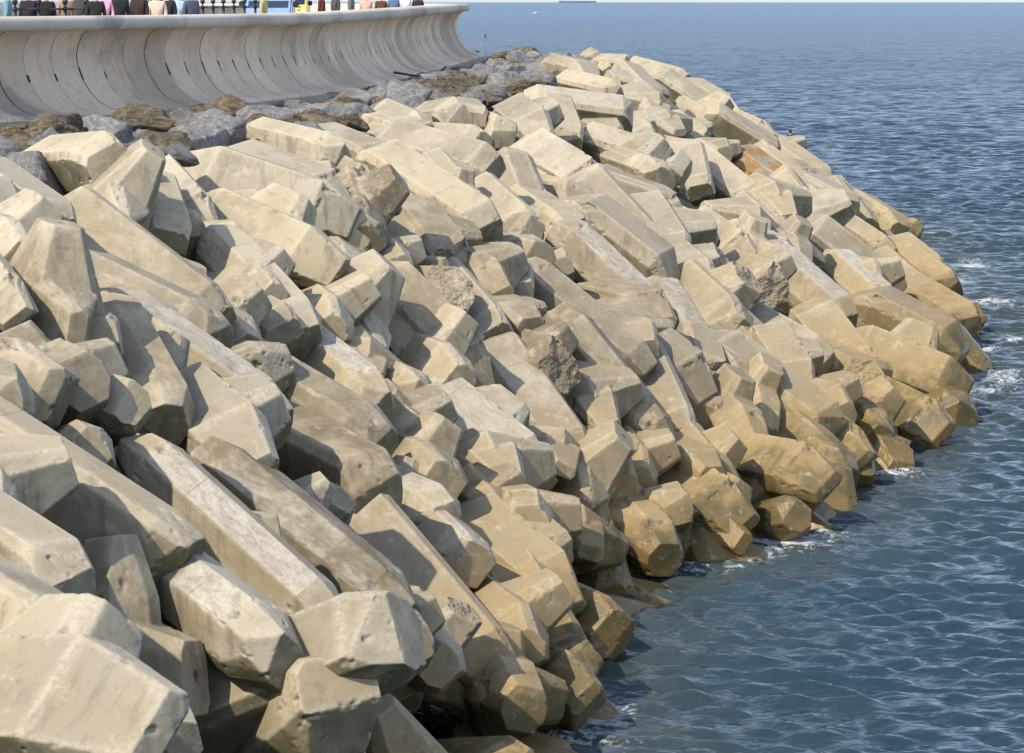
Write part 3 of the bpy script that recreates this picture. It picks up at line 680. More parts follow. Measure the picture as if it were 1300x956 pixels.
shal = np.clip(1-dist/(4.2+2.5*pn), 0, 1)**1.5*0.55
for nm, a in (('foam', foam), ('shallow', shal)):
    at_ = sea_me.attributes.new(nm, 'FLOAT', 'POINT'); at_.data.foreach_set('value', a.astype(np.float32))
tag(link('sea', sea_me, M_SEA), kind='structure')

# ------------------------------------------------------------------ recurved sea wall
TOE = [(-34, 30), (-24, 46), (-17.5, 57.5), (-12.15, 67.3), (-9.25, 74.2), (-6.9, 82.4), (-5.2, 92), (-3.5, 109), (-1.9, 130), (-1.75, 138), (-3.6, 147), (-9, 154), (-20, 159), (-40, 162)]
tp = spline(TOE, 1500)
acc = [0.0]
for a, b in zip(tp, tp[1:]): acc.append(acc[-1]+(b-a).length)
def along(s):
    s = max(0, min(s, acc[-1]-1e-4)); lo = np.searchsorted(acc, s)-1; lo = max(lo, 0); f = (s-acc[lo])/(acc[lo+1]-acc[lo])
    p = tp[lo].lerp(tp[lo+1], f); a = tp[max(lo-4, 0)]; b = tp[min(lo+5, len(tp)-1)]; t = (b-a).normalized()
    return p, t, Vector((t.y, -t.x, 0))
def topz(p):
    return 10.60 + 0.22*max(0, min(1, (p.y-88)/44))
PROF = [(1.32, 0.0), (1.30, 0.07), (1.05, 0.12), (0.84, 0.20), (0.62, 0.32), (0.40, 0.54), (0.20, 0.84), (0.07, 1.16), (0.02, 1.46), (0.08, 1.74), (0.20, 1.96), (0.36, 2.09)]
COPE = [(0.36, 2.09), (0.54, 2.10), (0.62, 2.16), (0.645, 2.26), (0.62, 2.36), (0.55, 2.425), (0.45, 2.45), (-0.25, 2.45), (-0.33, 2.40), (-0.33, 1.2)]
def sweep(prof, s0, s1, n, inset=0.0):
    V = []
    for i in range(n+1):
        s = s0 + (s1-s0)*i/n; p, t, nn = along(s); bz = topz(p)-2.45
        for (o, h) in prof: V.append(tuple(p + nn*(o-1.05-inset) + Vector((0, 0, bz+h))))
    return V
wall = empty('sea_wall', (-12.15, 67.3, 8.15)); tag(wall, 'curved grey concrete sea wall with rounded coping above the dark rocks', 'sea wall')
inv = Matrix.Translation(-wall.location)
def wpart(name, me, mat, parent=None):
    me.transform(inv); o = link(name, me, mat, parent or wall); return o
PITCH = 1.27; s = 14.0; npan = 0; R = random.Random(3)
s_end = acc[-1]-22; slots = []
while s < s_end:
    g = 0.022 if npan % 3 == 0 else 0.007; g2 = 0.022 if (npan+1) % 3 == 0 else 0.007
    me = grid_mesh('wall_panel', sweep(PROF, s+g, s+PITCH-g2, 3), 4, len(PROF)); o = wpart('wall_panel', me, M_WALL)
    o.color = (R.choice([0, 0, 0, 0.12, 0.3]) if not (27.5+14+7 < s < 27.5+14+11) else 0.42, 0, 0, 1); slots.append((s, o))
    if npan % 3 == 0 and npan > 0:
        pass
    s += PITCH; npan += 1
# dark backing behind the joints, continuous
wpart('joint_backing', grid_mesh('joint_backing', sweep(PROF, 13, s_end, 240, 0.035), 241, len(PROF)), M_DARK)
# coping in long lengths
cs = 13.0; R = random.Random(8)
while cs < s_end:
    L = PITCH*6; e = min(cs+L-0.012, s_end)
    wpart('coping', grid_mesh('coping', sweep(COPE, cs, e, 14), 15, len(COPE)), M_COPE).color = (0, 0, 0, 1); cs += L
# drain slots at the joints
sb = bmesh.new()
for s, o in slots:
    p, t, nn = along(s); bz = topz(p)-2.45
    pts = [(0.20, 0.84), (0.125, 1.02), (0.07, 1.16)]
    if R.random() < 0.12: continue
    pts = pts[:2] if R.random() < 0.3 else pts
    for (o1, h1), (o2, h2) in zip(pts, pts[1:]):
        a = p+nn*(o1-1.05+0.006)+Vector((0, 0, bz+h1)); b = p+nn*(o2-1.05+0.006)+Vector((0, 0, bz+h2))
        w = t*(0.03+0.025*R.random())
        vv = [sb.verts.new(x) for x in (a-w, a+w, b+w, b-w)]; sb.faces.new(vv)
so = wpart('drain_slots', bm_mesh(sb, 'drain_slots'), M_DARK)
# footing slab and the sheet piles under it
FT = [(1.28, 0.003), (1.46, 0.0), (1.47, -0.24), (0.6, -0.24)]
wpart('footing', grid_mesh('footing', sweep(FT, 13, s_end, 240), 241, len(FT), smooth=False), M_FOOT).color = (0, 0, 0, 1)
PP = bmesh.new(); s = 14.0
k = 0
while s < s_end:
    p, t, nn = along(s); bz = topz(p)-2.45; c = p + nn*(0.12 + (0.05 if k % 2 else 0)) + Vector((0, 0, bz-0.75))
    add_box(PP, c, (0.36, 0.06, 1.0), math.atan2(t.y, t.x)); s += 0.4; k += 1
wpart('sheet_piling', bm_mesh(PP, 'sheet_piling'), M_PILE)

# ------------------------------------------------------------------ promenade, road
PZ = 9.55
pv = []; inner = []
for i in range(0, 1500, 10):
    p, t, nn = along(acc[i]); z = PZ + 0.15*max(0, min(1, (p.y-88)/44))
    pv.append((p.x-nn.x*1.30, p.y-nn.y*1.30, z))
# flat sheet: wall line on one side, far inland on the other
V = []
for (x, y, z) in pv: V += [(x, y, z), (x*0+min(x, -45)-75, y*0.6+20, PZ)]
tag(link('promenade', grid_mesh('promenade', V, len(pv), 2, smooth=False), M_PAVE), kind='structure')
RV = []
for i in range(0, 40):
    f = i/39; y = 40+f*110; x = -13-9*(1-f) - 2*math.sin(f*3)
    RV += [(x-9, y, PZ+0.018), (x-2.2, y, PZ+0.018)]
# ground under the berm of rocks, between wall and crest
BV2 = []
NB = 140
for i in range(NB+1):
    u = i/NB; c = surf(u, 0); 
    sN = min(range(0, 1500, 6), key=lambda q: (tp[q]-Vector((c.x, c.y, 0))).length); w = tp[sN]
    BV2 += [(w.x, w.y, 7.75), (c.x, c.y, 7.4)]
tag(link('berm_ground', grid_mesh('berm_ground', BV2, NB+1, 2), M_CORE), kind='structure')

# ------------------------------------------------------------------ rocks on the berm
def make_rock(seed, sq=(1, 0.8, 0.55), nplanes=13, rough=1.0):
    R = random.Random(seed); bm = bmesh.new(); bmesh.ops.create_icosphere(bm, subdivisions=5, radius=1)
    me = bm_mesh(bm, 'rock', True); n = len(me.vertices); co = np.empty(n*3, dtype=np.float32); me.vertices.foreach_get('co', co); co = co.reshape(-1, 3).astype(float)
    N = np.array([tuple(Vector((R.gauss(0, 1), R.gauss(0, 1), R.gauss(0, 1))).normalized()) for _ in range(nplanes)]); d = np.array([R.uniform(0.55, 0.86) for _ in range(nplanes)])
    dirs = co/np.linalg.norm(co, axis=1)[:, None]
    q = dirs@N.T; t = np.where(q > 0.02, d/np.maximum(q, 0.02), 9); r = np.minimum(t.min(1), 1.0)
    r2 = r + fbm(dirs*2.1, 3, seed)*0.05*rough + fbm(dirs*6, 4, seed+3)*0.045*rough + np.abs(fbm(dirs*14, 3, seed+8))*0.03*rough
    co = dirs*r2[:, None]*np.array(sq)
    # bedding ledges
    co[:, 2] += 0.02*rough*np.sin(co[:, 2]*26+fbm(co*3, 2, seed)*3)
    me.vertices.foreach_set('co', co.astype(np.float32).ravel()); me.update(); return me
RG = [make_rock(20+i, (1, R.uniform(0.7, 0.95), R.uniform(0.45, 0.65))) for i in range(5)]
RB = [make_rock(40+i, (1, R.uniform(0.7, 0.95), R.uniform(0.4, 0.6)), 16, 1.6) for i in range(4)]
for m in RG: m.materials.append(M_ROCKG)
for m in RB: m.materials.append(M_ROCKB)
RK = [(70,168,88,26,'b'),(18,165,45,24,'b'),(150,160,40,26,'b'),(185,148,60,26,'b'),(225,188,40,26,'g'),(270,170,70,32,'g'),(228,142,36,20,'g'),(180,180,36,24,'g'),
(290,138,62,22,'b'),(330,148,40,26,'b'),(350,140,30,20,'b'),(408,142,62,28,'g'),(388,166,50,20,'g'),(448,128,36,26,'b'),(445,150,34,22,'b'),
(508,125,68,24,'g'),(550,112,44,18,'b'),(580,105,42,16,'b'),(600,118,30,14,'g'),(632,118,42,18,'g'),(665,108,34,14,'b'),(610,96,46,14,'g'),(650,92,46,14,'g'),
(690,100,30,16,'g'),(655,76,34,10,'g'),(690,84,36,12,'g'),(636,68,22,12,'b'),(665,66,30,8,'b'),(712,92,22,12,'b'),(620,82,30,10,'g'),(585,92,26,10,'g'),
(540,98,26,9,'b'),(720,76,22,8,'b'),(745,74,14,7,'g'),(700,74,20,7,'g'),(480,112,30,14,'b'),(430,112,28,14,'g'),(370,128,26,12,'g'),(100,150,34,14,'b'),(40,186,34,18,'b'),(110,180,40,20,'b'),(300,168,34,22,'b'),(352,160,26,16,'g'),(470,140,26,14,'g'),(570,122,22,10,'g')]
R = random.Random(12); rocks = []
for (x, y, w, h, c) in RK:
    D = 2.88*F/y
    D = min(D, 152)
    p = at(x, y, D); s = w/F*D*0.80
    rocks.append((p, s, c, h/w, True))
cnt = 0
for _ in range(2000):
    if cnt >= 115: break
    u = R.uniform(0.2, 0.8); c0 = surf(u, 0); q = min(range(0, 1500, 6), key=lambda q: (tp[q]-Vector((c0.x, c0.y, 0))).length)
    f = R.uniform(0.12, 0.97); p = tp[q].lerp(Vector((c0.x, c0.y, 0)), f); p.z = 7.75+R.uniform(-.15, .1)
    px, py = proj(p)
    if not (-40 < px < 800): continue
    s = R.uniform(0.7, 1.25)
    if min([9]+[(p-r[0]).length/(0.36*(s+r[1])) for r in rocks]) < 1: continue
    rocks.append((p+Vector((0, 0, 0.1)), s*1.1, R.choice('ggb'), R.uniform(0.5, 0.9), False)); cnt += 1
gk = {}
for i, (p, s, c, hw, hand) in enumerate(rocks):
    me = R.choice(RG if c == 'g' else RB); o = bpy.data.objects.new('boulder', me); COL.objects.link(o)
    o.location = p - Vector((0, 0, 0.15)); o.scale = (s, s*R.uniform(.8, 1.1), s*R.uniform(0.85, 1.1)); o.rotation_euler = (R.uniform(-.3, .3), R.uniform(-.3, .3), R.uniform(0, 6.28))
    size = 'large' if s > 1.15 else 'small'
    where = 'nearer' if p.y < 75 else 'distant' if p.y > 105 else 'midway'
    gk.setdefault((size, c, where), []).append((proj(p)[0], o))
for (size, c, where), l in gk.items():
    l.sort(key=lambda a: a[0])
    for n, (x, o) in enumerate(l):
        tag(o, '%s %s %s boulder between sea wall and concrete blocks%s' % (where, size, 'grey white-veined' if c == 'g' else 'rough brown', '' if len(l) == 1 else ', leftmost' if n == 0 else ', rightmost' if n == len(l)-1 else ', %s from left' % ordinal(n+1)), 'boulder', 'boulders along the foot of the sea wall')
print('rocks', len(rocks))
# driftwood beams by the wall foot
for (x1, y1, x2, y2, D, lab) in ((500, 92, 532, 97, 101, 'dark timber beam washed up flat on rocks under the wall'), (552, 100, 566, 84, 108, 'short dark plank leaning up against the wall foot')):
    bm = bmesh.new(); a = at(x1, y1, D); b = at(x2, y2, D-0.6); vvs = add_cyl(bm, a, b, 0.045, 0.035, 7)
    me = bm_mesh(bm, 'driftwood_beam'); tag(link('driftwood_beam', me, M_WOOD), lab, 'driftwood')

# marker post near the end of the wall
def box_part(name, parent, boxes, mat, M=None, bevel=0.0):
    bm = bmesh.new()
    for c, s in boxes: add_box(bm, c, s)
    if bevel: bmesh.ops.bevel(bm, geom=bm.edges[:], offset=bevel, segments=2, affect='EDGES')
    return link(name, bm_mesh(bm, name), mat, parent)
M_RED = plain('red_paint', (0.22, 0.05, 0.04), 0.5); M_WHITE = plain('white_paint', (0.75, 0.75, 0.72), 0.5)
mp = empty('marker_post', at(616, 68, 133)); tag(mp, 'thin pale post with a small red top beside the far end of the wall', 'marker post')
bm = bmesh.new(); add_cyl(bm, (0, 0, -0.3), (0, 0, 0.75), 0.02, seg=8); link('post', bm_mesh(bm, 'post'), M_WHITE, mp)
bm = bmesh.new(); add_cyl(bm, (0, 0, 0.72), (0, 0, 0.88), 0.035, seg=8); link('red_cap', bm_mesh(bm, 'red_cap'), M_RED, mp)

# ------------------------------------------------------------------ railing
RP = spline([(19, 74), (64, 76), (109, 78), (180, 84), (257, 92), (290, 95.5), (324, 99)], 200)
pts3 = [at(p.x, 8, p.y) for p in RP]; ra = [0.0]
for a, b in zip(pts3, pts3[1:]): ra.append(ra[-1]+(b-a).length)
def rp(s):
    j = max(0, min(int(np.searchsorted(ra, s))-1, len(ra)-2)); f = (s-ra[j])/(ra[j+1]-ra[j]); q = pts3[j].lerp(pts3[j+1], f); return Vector((q.x, q.y, PZ))
rail = empty('promenade_railing', rp(0)); tag(rail, 'black iron railing with ball-topped posts along the promenade', 'railing')
npost = int(ra[-1]/1.38); post_xy = []
ball = None; pmesh = None
RT = 10.98-PZ-0.20
for i in range(npost+1):
    q = rp(ra[-1]*i/npost); post_xy.append(q)
    if pmesh is None:
        bm = bmesh.new(); add_cyl(bm, (0, 0, 0), (0, 0, RT+0.04), 0.05, 0.045, 12); add_ball(bm, (0, 0, RT-0.02), (0.085, 0.085, 0.06)); add_ball(bm, (0, 0, 0.5), (0.07, 0.07, 0.06)); pmesh = bm_mesh(bm, 'post', True); pmesh.materials.append(M_IRON)
        bm = bmesh.new(); add_ball(bm, (0, 0, RT+0.17), (0.078, 0.078, 0.085)); add_cyl(bm, (0, 0, RT+0.02), (0, 0, RT+0.1), 0.03, 0.025, 10); ball = bm_mesh(bm, 'ball_finial', True); ball.materials.append(M_IRON)
    o = bpy.data.objects.new('post', pmesh); COL.objects.link(o); o.parent = rail; o.location = q-rail.location
    f = bpy.data.objects.new('ball_finial', ball); COL.objects.link(f); f.parent = o
for hgt, rr in ((RT-0.02, 0.03), (0.6, 0.025), (0.2, 0.025)):
    bm = bmesh.new()
    for a, b in zip(post_xy, post_xy[1:]): add_cyl(bm, a-rail.location+Vector((0, 0, hgt)), b-rail.location+Vector((0, 0, hgt)), rr, seg=8)
    link('rail', bm_mesh(bm, 'rail', True), M_IRON, rail)

# low wall of pale stone on the landward side
lw = empty('promenade_wall', (-18, 96, PZ)); tag(lw, 'low pale stone wall along the back of the promenade behind the railing', 'low wall')
LV = []
lp = spline([(-34, 84), (-24, 96), (-18, 108), (-14, 122), (-11.6, 141), (-14, 160)], 60)
prof = [(0, 0), (0, 1.02), (-0.06, 1.03), (-0.06, 1.2), (0.46, 1.2), (0.46, 1.03), (0.4, 1.02), (0.4, 0)]
for i, p in enumerate(lp):
    t = (lp[min(i+1, 59)]-lp[max(i-1, 0)]).normalized(); nn = Vector((t.y, -t.x, 0))
    for (o, h) in prof: LV.append(tuple(p-lw.location+Vector((0, 0, PZ))-nn*o+Vector((0, 0, h))))
link('masonry', grid_mesh('masonry', LV, 60, len(prof), smooth=False), M_COPE, lw).color = (0, 0, 0, 1)

# ------------------------------------------------------------------ vehicles
M_GLASS = NT('vehicle_glass'); M_GLASS.b.inputs['Base Color'].default_value = (0.02, 0.03, 0.035, 1); M_GLASS.b.inputs['Roughness'].default_value = 0.06; M_GLASS = M_GLASS.m
M_TYRE = plain('tyre_rubber', (0.02, 0.02, 0.02), 0.8); M_RIM = plain('steel_rim', (0.45, 0.45, 0.46), 0.35, 0.8)
M_LAMP = plain('headlamp', (0.75, 0.72, 0.6), 0.15); M_BLUE = plain('pale_blue_paint', (0.30, 0.42, 0.62), 0.3); M_YEL = plain('pale_yellow_paint', (0.80, 0.66, 0.20), 0.4)
def van(name, loc, rz, paint, label, cat, L=4.6, Wd=1.8, Ht=2.2, hood=0.9, sign=False):
    t = empty(name, loc, rz); tag(t, label, cat)
    prof = [(-L/2, 0.35), (-L/2, Ht-0.15), (-L/2+0.15, Ht), (L/2-hood-0.85, Ht), (L/2-hood-0.6, Ht-0.08), (L/2-hood*0.75, 1.15), (L/2-0.1, 0.98), (L/2, 0.8), (L/2, 0.35)]
    bm = bmesh.new(); vv = [bm.verts.new((x, -Wd/2, z)) for x, z in prof]; f = bm.faces.new(vv)
    r = bmesh.ops.extrude_face_region(bm, geom=[f]); bmesh.ops.translate(bm, verts=[v for v in r['geom'] if isinstance(v, bmesh.types.BMVert)], vec=(0, Wd, 0))
    bmesh.ops.recalc_face_normals(bm, faces=bm.faces[:]); bmesh.ops.bevel(bm, geom=bm.edges[:], offset=0.06, segments=3, affect='EDGES')
    link('body', bm_mesh(bm, 'body'), paint, t)
    x0, z0 = L/2-hood*0.75, 1.15; x1, z1 = L/2-hood-0.6, Ht-0.08
    bm = bmesh.new(); n = Vector((z1-z0, 0, -(x1-x0))).normalized()*0.012
    q = [(x0*.93+x1*.07, z0*.93+z1*.07), (x0*.1+x1*.9, z0*.1+z1*.9)]
    vs_ = [bm.verts.new(Vector((a, s*Wd*0.42, b))+n) for (a, b), s in ((q[0], -1), (q[0], 1), (q[1], 1), (q[1], -1))]; bm.faces.new(vs_); link('windscreen', bm_mesh(bm, 'windscreen'), M_GLASS, t)
    for s in (-1, 1):
        y = s*(Wd/2+0.004)
        box_part('side_window', t, [((L/2-hood-0.95, y, 1.5), (0.75, 0.012, 0.55))], M_GLASS, bevel=0.005)
        box_part('door', t, [((L/2-hood-0.95, y, 0.85), (0.95, 0.014, 0.72))], paint, bevel=0.006)
        box_part('headlight', t, [((L/2-0.02, s*Wd*0.36, 0.78), (0.08, 0.3, 0.18))], M_LAMP, bevel=0.02)
        box_part('wing_mirror', t, [((L/2-hood-0.5, s*(Wd/2+0.12), 1.3), (0.08, 0.2, 0.22))], M_TYRE, bevel=0.03)
        for xx in (-L/2+0.9, L/2-0.85):
            bm = bmesh.new(); add_cyl(bm, (xx, s*(Wd/2-0.16), 0.33), (xx, s*(Wd/2+0.02), 0.33), 0.33, seg=24); w = link('wheel', bm_mesh(bm, 'wheel'), M_TYRE, t)
            bm = bmesh.new(); add_cyl(bm, (xx, s*(Wd/2-0.1), 0.33), (xx, s*(Wd/2+0.03), 0.33), 0.2, seg=20); link('rim', bm_mesh(bm, 'rim'), M_RIM, w)
    box_part('bumper', t, [((L/2+0.03, 0, 0.42), (0.14, Wd*0.96, 0.18))], M_TYRE, bevel=0.03)
    if sign:
        box_part('badge', t, [((L/2-hood*0.4, 0, 1.30), (0.03, 0.5, 0.16))], M_WHITE)
        box_part('red_badge', t, [((L/2-hood*0.9, 0, Ht+0.02), (0.4, 0.3, 0.1))], M_RED)
    return t
M_CREAM = plain('cream_paint', (0.78, 0.72, 0.5), 0.4)
pb = at(335, 10, 101); van('parked_car', (pb.x, pb.y+2.4, PZ), math.radians(-88), M_BLUE, 'pale blue car with dark windscreen parked behind the man in khaki', 'car', L=4.2, Wd=1.7, Ht=1.52, hood=1.0)
pb = at(370, 10, 131); yv = van('yellow_van', (pb.x, pb.y+2.0, PZ), math.radians(-88), M_YEL, 'pale yellow van with round lamps parked facing the sea wall', 'van', L=4.8, Wd=1.3, Ht=2.5, hood=0.4, sign=True)
yv.scale = (1, 1, 1)
for s in (-1, 1):
    bm = bmesh.new(); add_cyl(bm, (2.38, s*0.12+0.02, 1.17), (2.43, s*0.12+0.02, 1.17), 0.085, seg=16); link('lamp', bm_mesh(bm, 'lamp'), M_RIM, yv)

# ------------------------------------------------------------------ people
M_SKIN = plain('skin', (0.50, 0.30, 0.20), 0.55, var=0.06); M_HAIRD = plain('dark_hair', (0.03, 0.02, 0.015), 0.7)
M_HAIRG = plain('grey_hair', (0.35, 0.33, 0.30), 0.7); M_SHOE = plain('shoe_leather', (0.03, 0.025, 0.02), 0.5)
def skin_obj(name, verts, edges, radii, mat, parent, root=0, sub=1):
    me = bpy.data.meshes.new(name); me.from_pydata(verts, edges, []); o = bpy.data.objects.new(name, me); COL.objects.link(o)
    sk = o.modifiers.new('skin', 'SKIN'); sk.use_smooth_shade = True
    for i, r in enumerate(radii):
        d = me.skin_vertices[0].data[i]; d.radius = (r if isinstance(r, tuple) else (r, r)); d.use_root = (i == root)
    sb_ = o.modifiers.new('sub', 'SUBSURF'); sb_.levels = sub; sb_.render_levels = sub
    dg = bpy.context.evaluated_depsgraph_get(); m2 = bpy.data.meshes.new_from_object(o.evaluated_get(dg)); bpy.data.objects.remove(o)
    m2.name = name; m2.materials.clear()
    m2.polygons.foreach_set('use_smooth', [True]*len(m2.polygons))
    return link(name, m2, mat, parent)
def person_meshes(arm='down', fat=1.0):
    t = empty('person')
    V = []; E = []; Rr = []
    def add(p, r, par=None):
        V.append(p); Rr.append(r); i = len(V)-1
        if par is not None: E.append((par, i))
        return i
    pel = add((0, 0, 0.95), (0.155*fat, 0.11*fat)); wa = add((0, 0, 1.10), (0.14*fat, 0.10*fat), pel); chs = add((0, 0, 1.30), (0.165*fat, 0.115*fat), wa)
    nk0 = add((0, 0, 1.44), (0.10, 0.08), chs); nk = add((0, 0.01, 1.50), (0.055, 0.055), nk0); hd0 = add((0, 0.02, 1.56), (0.06, 0.07), nk); hd1 = add((0, 0.02, 1.64), (0.078, 0.095), hd0); hd2 = add((0, 0.01, 1.70), (0.065, 0.08), hd1)
    nose = add((0, 0.115, 1.615), (0.012, 0.012), hd1)
    for s in (-1, 1):
        ear = add((s*0.085, 0.01, 1.61), (0.012, 0.02), hd1)
    hands = {}
    for s in (-1, 1):
        sh = add((s*0.18, 0, 1.40), (0.065, 0.065), chs)
        if arm == 'down': el = (s*0.235, -0.02, 1.12); wr = (s*0.245, 0.06, 0.88); hd = (s*0.24, 0.09, 0.80); fd = Vector((0, 0.15, -1))
        elif arm == 'bent': el = (s*0.25, -0.04, 1.14); wr = (s*0.16, 0.20, 1.10); hd = (s*0.11, 0.27, 1.11); fd = Vector((-s*0.5, 0.8, 0.1))
        e1 = add(el, (0.045, 0.045), sh); w1 = add(wr, (0.028, 0.024), e1); h1 = add(hd, (0.036, 0.016), w1)
        fd = fd.normalized(); side = fd.cross(Vector((0, 1, 0.3))).normalized() if arm == 'bent' else Vector((0, 1, 0))
        for q, ln in ((-1.5, 0.065), (-0.5, 0.08), (0.5, 0.075), (1.5, 0.06)):
            b0 = Vector(hd)+side*q*0.018+fd*0.03; a = add(tuple(b0), (0.0095, 0.0095), h1); b_ = add(tuple(b0+fd*ln*0.55), (0.0085, 0.0085), a); add(tuple(b0+fd*ln+Vector((-s*0.015, 0.01, 0))), (0.007, 0.007), b_)
        th = add(tuple(Vector(hd)+side*0.036-fd*0.02), (0.011, 0.011), h1); add(tuple(Vector(hd)+side*0.05+fd*0.03), (0.009, 0.009), th)
        hp = add((s*0.09, 0, 0.90), (0.095, 0.10), pel); kn = add((s*0.10, 0.02, 0.50), (0.062, 0.065), hp); an = add((s*0.105, -0.02, 0.10), (0.042, 0.045), kn); ft = add((s*0.115, 0.07, 0.045), (0.042, 0.032), an); add((s*0.12, 0.16, 0.035), (0.035, 0.022), ft)
    body = skin_obj('body', V, E, Rr, M_SKIN, t)
    # shirt or jacket
    V = []; E = []; Rr = []
    a0 = add((0, 0, 0.90), (0.19*fat, 0.14*fat)); a1 = add((0, 0, 1.08), (0.175*fat, 0.13*fat), a0); a2 = add((0, 0, 1.29), (0.195*fat, 0.14*fat), a1); a3 = add((0, 0, 1.43), (0.12, 0.095), a2); add((0, 0.005, 1.485), (0.07, 0.068), a3)
    for s in (-1, 1):
        sh = add((s*0.19, 0, 1.395), (0.078, 0.078), a2)
        el = (s*0.245, -0.02, 1.12) if arm == 'down' else (s*0.26, -0.04, 1.14); wr = (s*0.248, 0.05, 0.92) if arm == 'down' else (s*0.175, 0.17, 1.105)
        e1 = add(el, (0.06, 0.06), sh); add(wr, (0.045, 0.045), e1)
    shirt = skin_obj('jacket', V, E, Rr, M_SHOE, t)
    V = []; E = []; Rr = []
    a0 = add((0, 0, 0.93), (0.165*fat, 0.12*fat))
    for s in (-1, 1):
        hp = add((s*0.095, 0, 0.86), (0.108, 0.112), a0); kn = add((s*0.105, 0.02, 0.48), (0.08, 0.085), hp); add((s*0.108, -0.015, 0.09), (0.07, 0.078), kn)
    tr = skin_obj('trousers', V, E, Rr, M_SHOE, t)
    bm = bmesh.new(); add_ball(bm, (0, -0.012, 1.66), (0.094, 0.108, 0.098), 20)
    for v in list(bm.verts):
        if v.co.y > 0.045 and v.co.z < 1.70 or v.co.z < 1.565: bm.verts.remove(v)
    hair = link('hair', bm_mesh(bm, 'hair', True), M_HAIRD, t)
    bm = bmesh.new()
    for s in (-1, 1): add_ball(bm, (s*0.034, 0.098, 1.635), (0.012, 0.008, 0.008), 10)
    link('eyes', bm_mesh(bm, 'eyes', True), M_HAIRD, t)
    bm = bmesh.new(); add_ball(bm, (0, 0.098, 1.575), (0.026, 0.008, 0.008), 10); link('mouth', bm_mesh(bm, 'mouth', True), M_RED, t)
    bm = bmesh.new()
    for s in (-1, 1): add_ball(bm, (s*0.117, 0.065, 0.045), (0.052, 0.145, 0.052), 14)
    link('shoes', bm_mesh(bm, 'shoes', True), M_SHOE, t)
    return t
protos = [person_meshes('down'), person_meshes('bent'), person_meshes('down', 1.2)]
cloth = {}
def cmat(col):
    if col not in cloth: cloth[col] = plain('cloth_%d' % len(cloth), col, 0.9, var=0.12, scale=9, bump=0.004)
    return cloth[col]
def put_person(pi, loc, rz, top, legs, hair, label, sc=1.0, group='people standing on the promenade'):
    pr = protos[pi]; t = empty('person', loc, rz); t.scale = (sc, sc, sc); tag(t, label, 'person', group)
    for ch in pr.children:
        c = ch.copy(); COL.objects.link(c); c.parent = t
        nm = ch.name.split('.')[0]; c.name = nm
        m = {'jacket': cmat(top), 'trousers': cmat(legs), 'hair': hair}.get(nm)
        if m:
            c.material_slots[0].link = 'OBJECT'; c.material_slots[0].material = m
    return t
BLK = (0.018, 0.018, 0.022); NAVY = (0.05, 0.06, 0.10); DEN = (0.09, 0.13, 0.22)
def behind(x, off):
    best = None
    for i in range(150, 1340, 3):
        p, t, nn = along(acc[i]); q = p - nn*(1.05+0.35+off); q.z = 10.9
        e = abs(proj(q)[0]-x)
        if q.y > 45 and q.y < 132 and (best is None or e < best[0]): best = (e, q)
    return best[1]
PE = [
(8, 80, 0, 90, (0.16, 0.30, 0.36), DEN, 'd', 'person in teal jacket at far left behind the iron railing'),
(38, 80, 2, 170, BLK, BLK, 'd', 'heavy person in black coat, left of the black-coated pair behind the railing'),
(58, 80, 2, 190, BLK, BLK, 'g', 'heavy person in black coat, right of the black-coated pair behind the railing'),
(82, 80.5, 0, 30, (0.40, 0.27, 0.17), (0.3, 0.25, 0.2), 'd', 'person in tan brown coat behind the railing'),
(103, 80.5, 0, 150, (0.05, 0.05, 0.05), DEN, 'd', 'person in charcoal grey top at the railing end beside a black coat'),
(120, 75, 0, 200, BLK, BLK, 'd', 'person in black coat just left of the pink shirt'),
(133, 74.4, 0, 180, (0.80, 0.38, 0.50), (0.2, 0.2, 0.25), 'g', 'person in bright pink striped shirt by the coping'),
(150, 75.2, 0, 200, BLK, BLK, 'd', 'person in black coat just right of the pink shirt'),
(175, 76, 2, 160, (0.035, 0.022, 0.018), BLK, 'd', 'broad person in very dark brown coat by the coping'),
(199, 77, 0, 180, (0.72, 0.55, 0.42), (0.5, 0.45, 0.4), 'g', 'person in cream peach shirt by the coping'),
(214, 79, 0, 150, BLK, BLK, 'd', 'person in black jacket between cream and light blue shirts'),
(229, 78, 1, 180, (0.40, 0.58, 0.85), DEN, 'd', 'person in light blue shirt, folded arms, by the coping'),
(243, 79.5, 0, 220, (0.09, 0.10, 0.15), NAVY, 'g', 'person in navy grey jacket right of the light blue shirt'),
(334, 87, 0, 260, (0.42, 0.36, 0.17), (0.25, 0.22, 0.15), 'd', 'person in khaki shirt standing before the pale blue car'),
(407, 92, 2, 100, (0.11, 0.018, 0.02), BLK, 'd', 'person in dark maroon coat by the coping'),
(427, 94, 2, 120, (0.075, 0.075, 0.078), BLK, 'g', 'person in charcoal coat right of the maroon coat'),
(447, 97, 0, 80, (0.12, 0.14, 0.17), DEN, 'd', 'person in slate and white top between charcoal and peach'),
(466, 98, 0, 180, (0.62, 0.40, 0.30), (0.07, 0.03, 0.02), 'd', 'person in peach top with brown trousers by the coping'),
(483, 101, 0, 170, (0.10, 0.04, 0.025), BLK, 'd', 'person in dark reddish brown jacket by the coping'),
(500, 103, 2, 190, (0.11, 0.16, 0.27), DEN, 'd', 'person in denim blue jacket by the coping'),
(515, 106, 0, 180, (0.62, 0.70, 0.85), (0.5, 0.55, 0.6), 'g', 'person in pale blue-white shirt by the coping'),
(531, 109, 2, 180, BLK, BLK, 'd', 'person in plain black top right of the pale shirt'),
(547, 113, 0, 160, (0.62, 0.30, 0.16), DEN, 'd', 'person in orange and yellow top near the wall end'),
(559, 116, 1, 180, (0.82, 0.80, 0.80), DEN, 'd', 'person in white T-shirt nearest the end of the wall'),
]
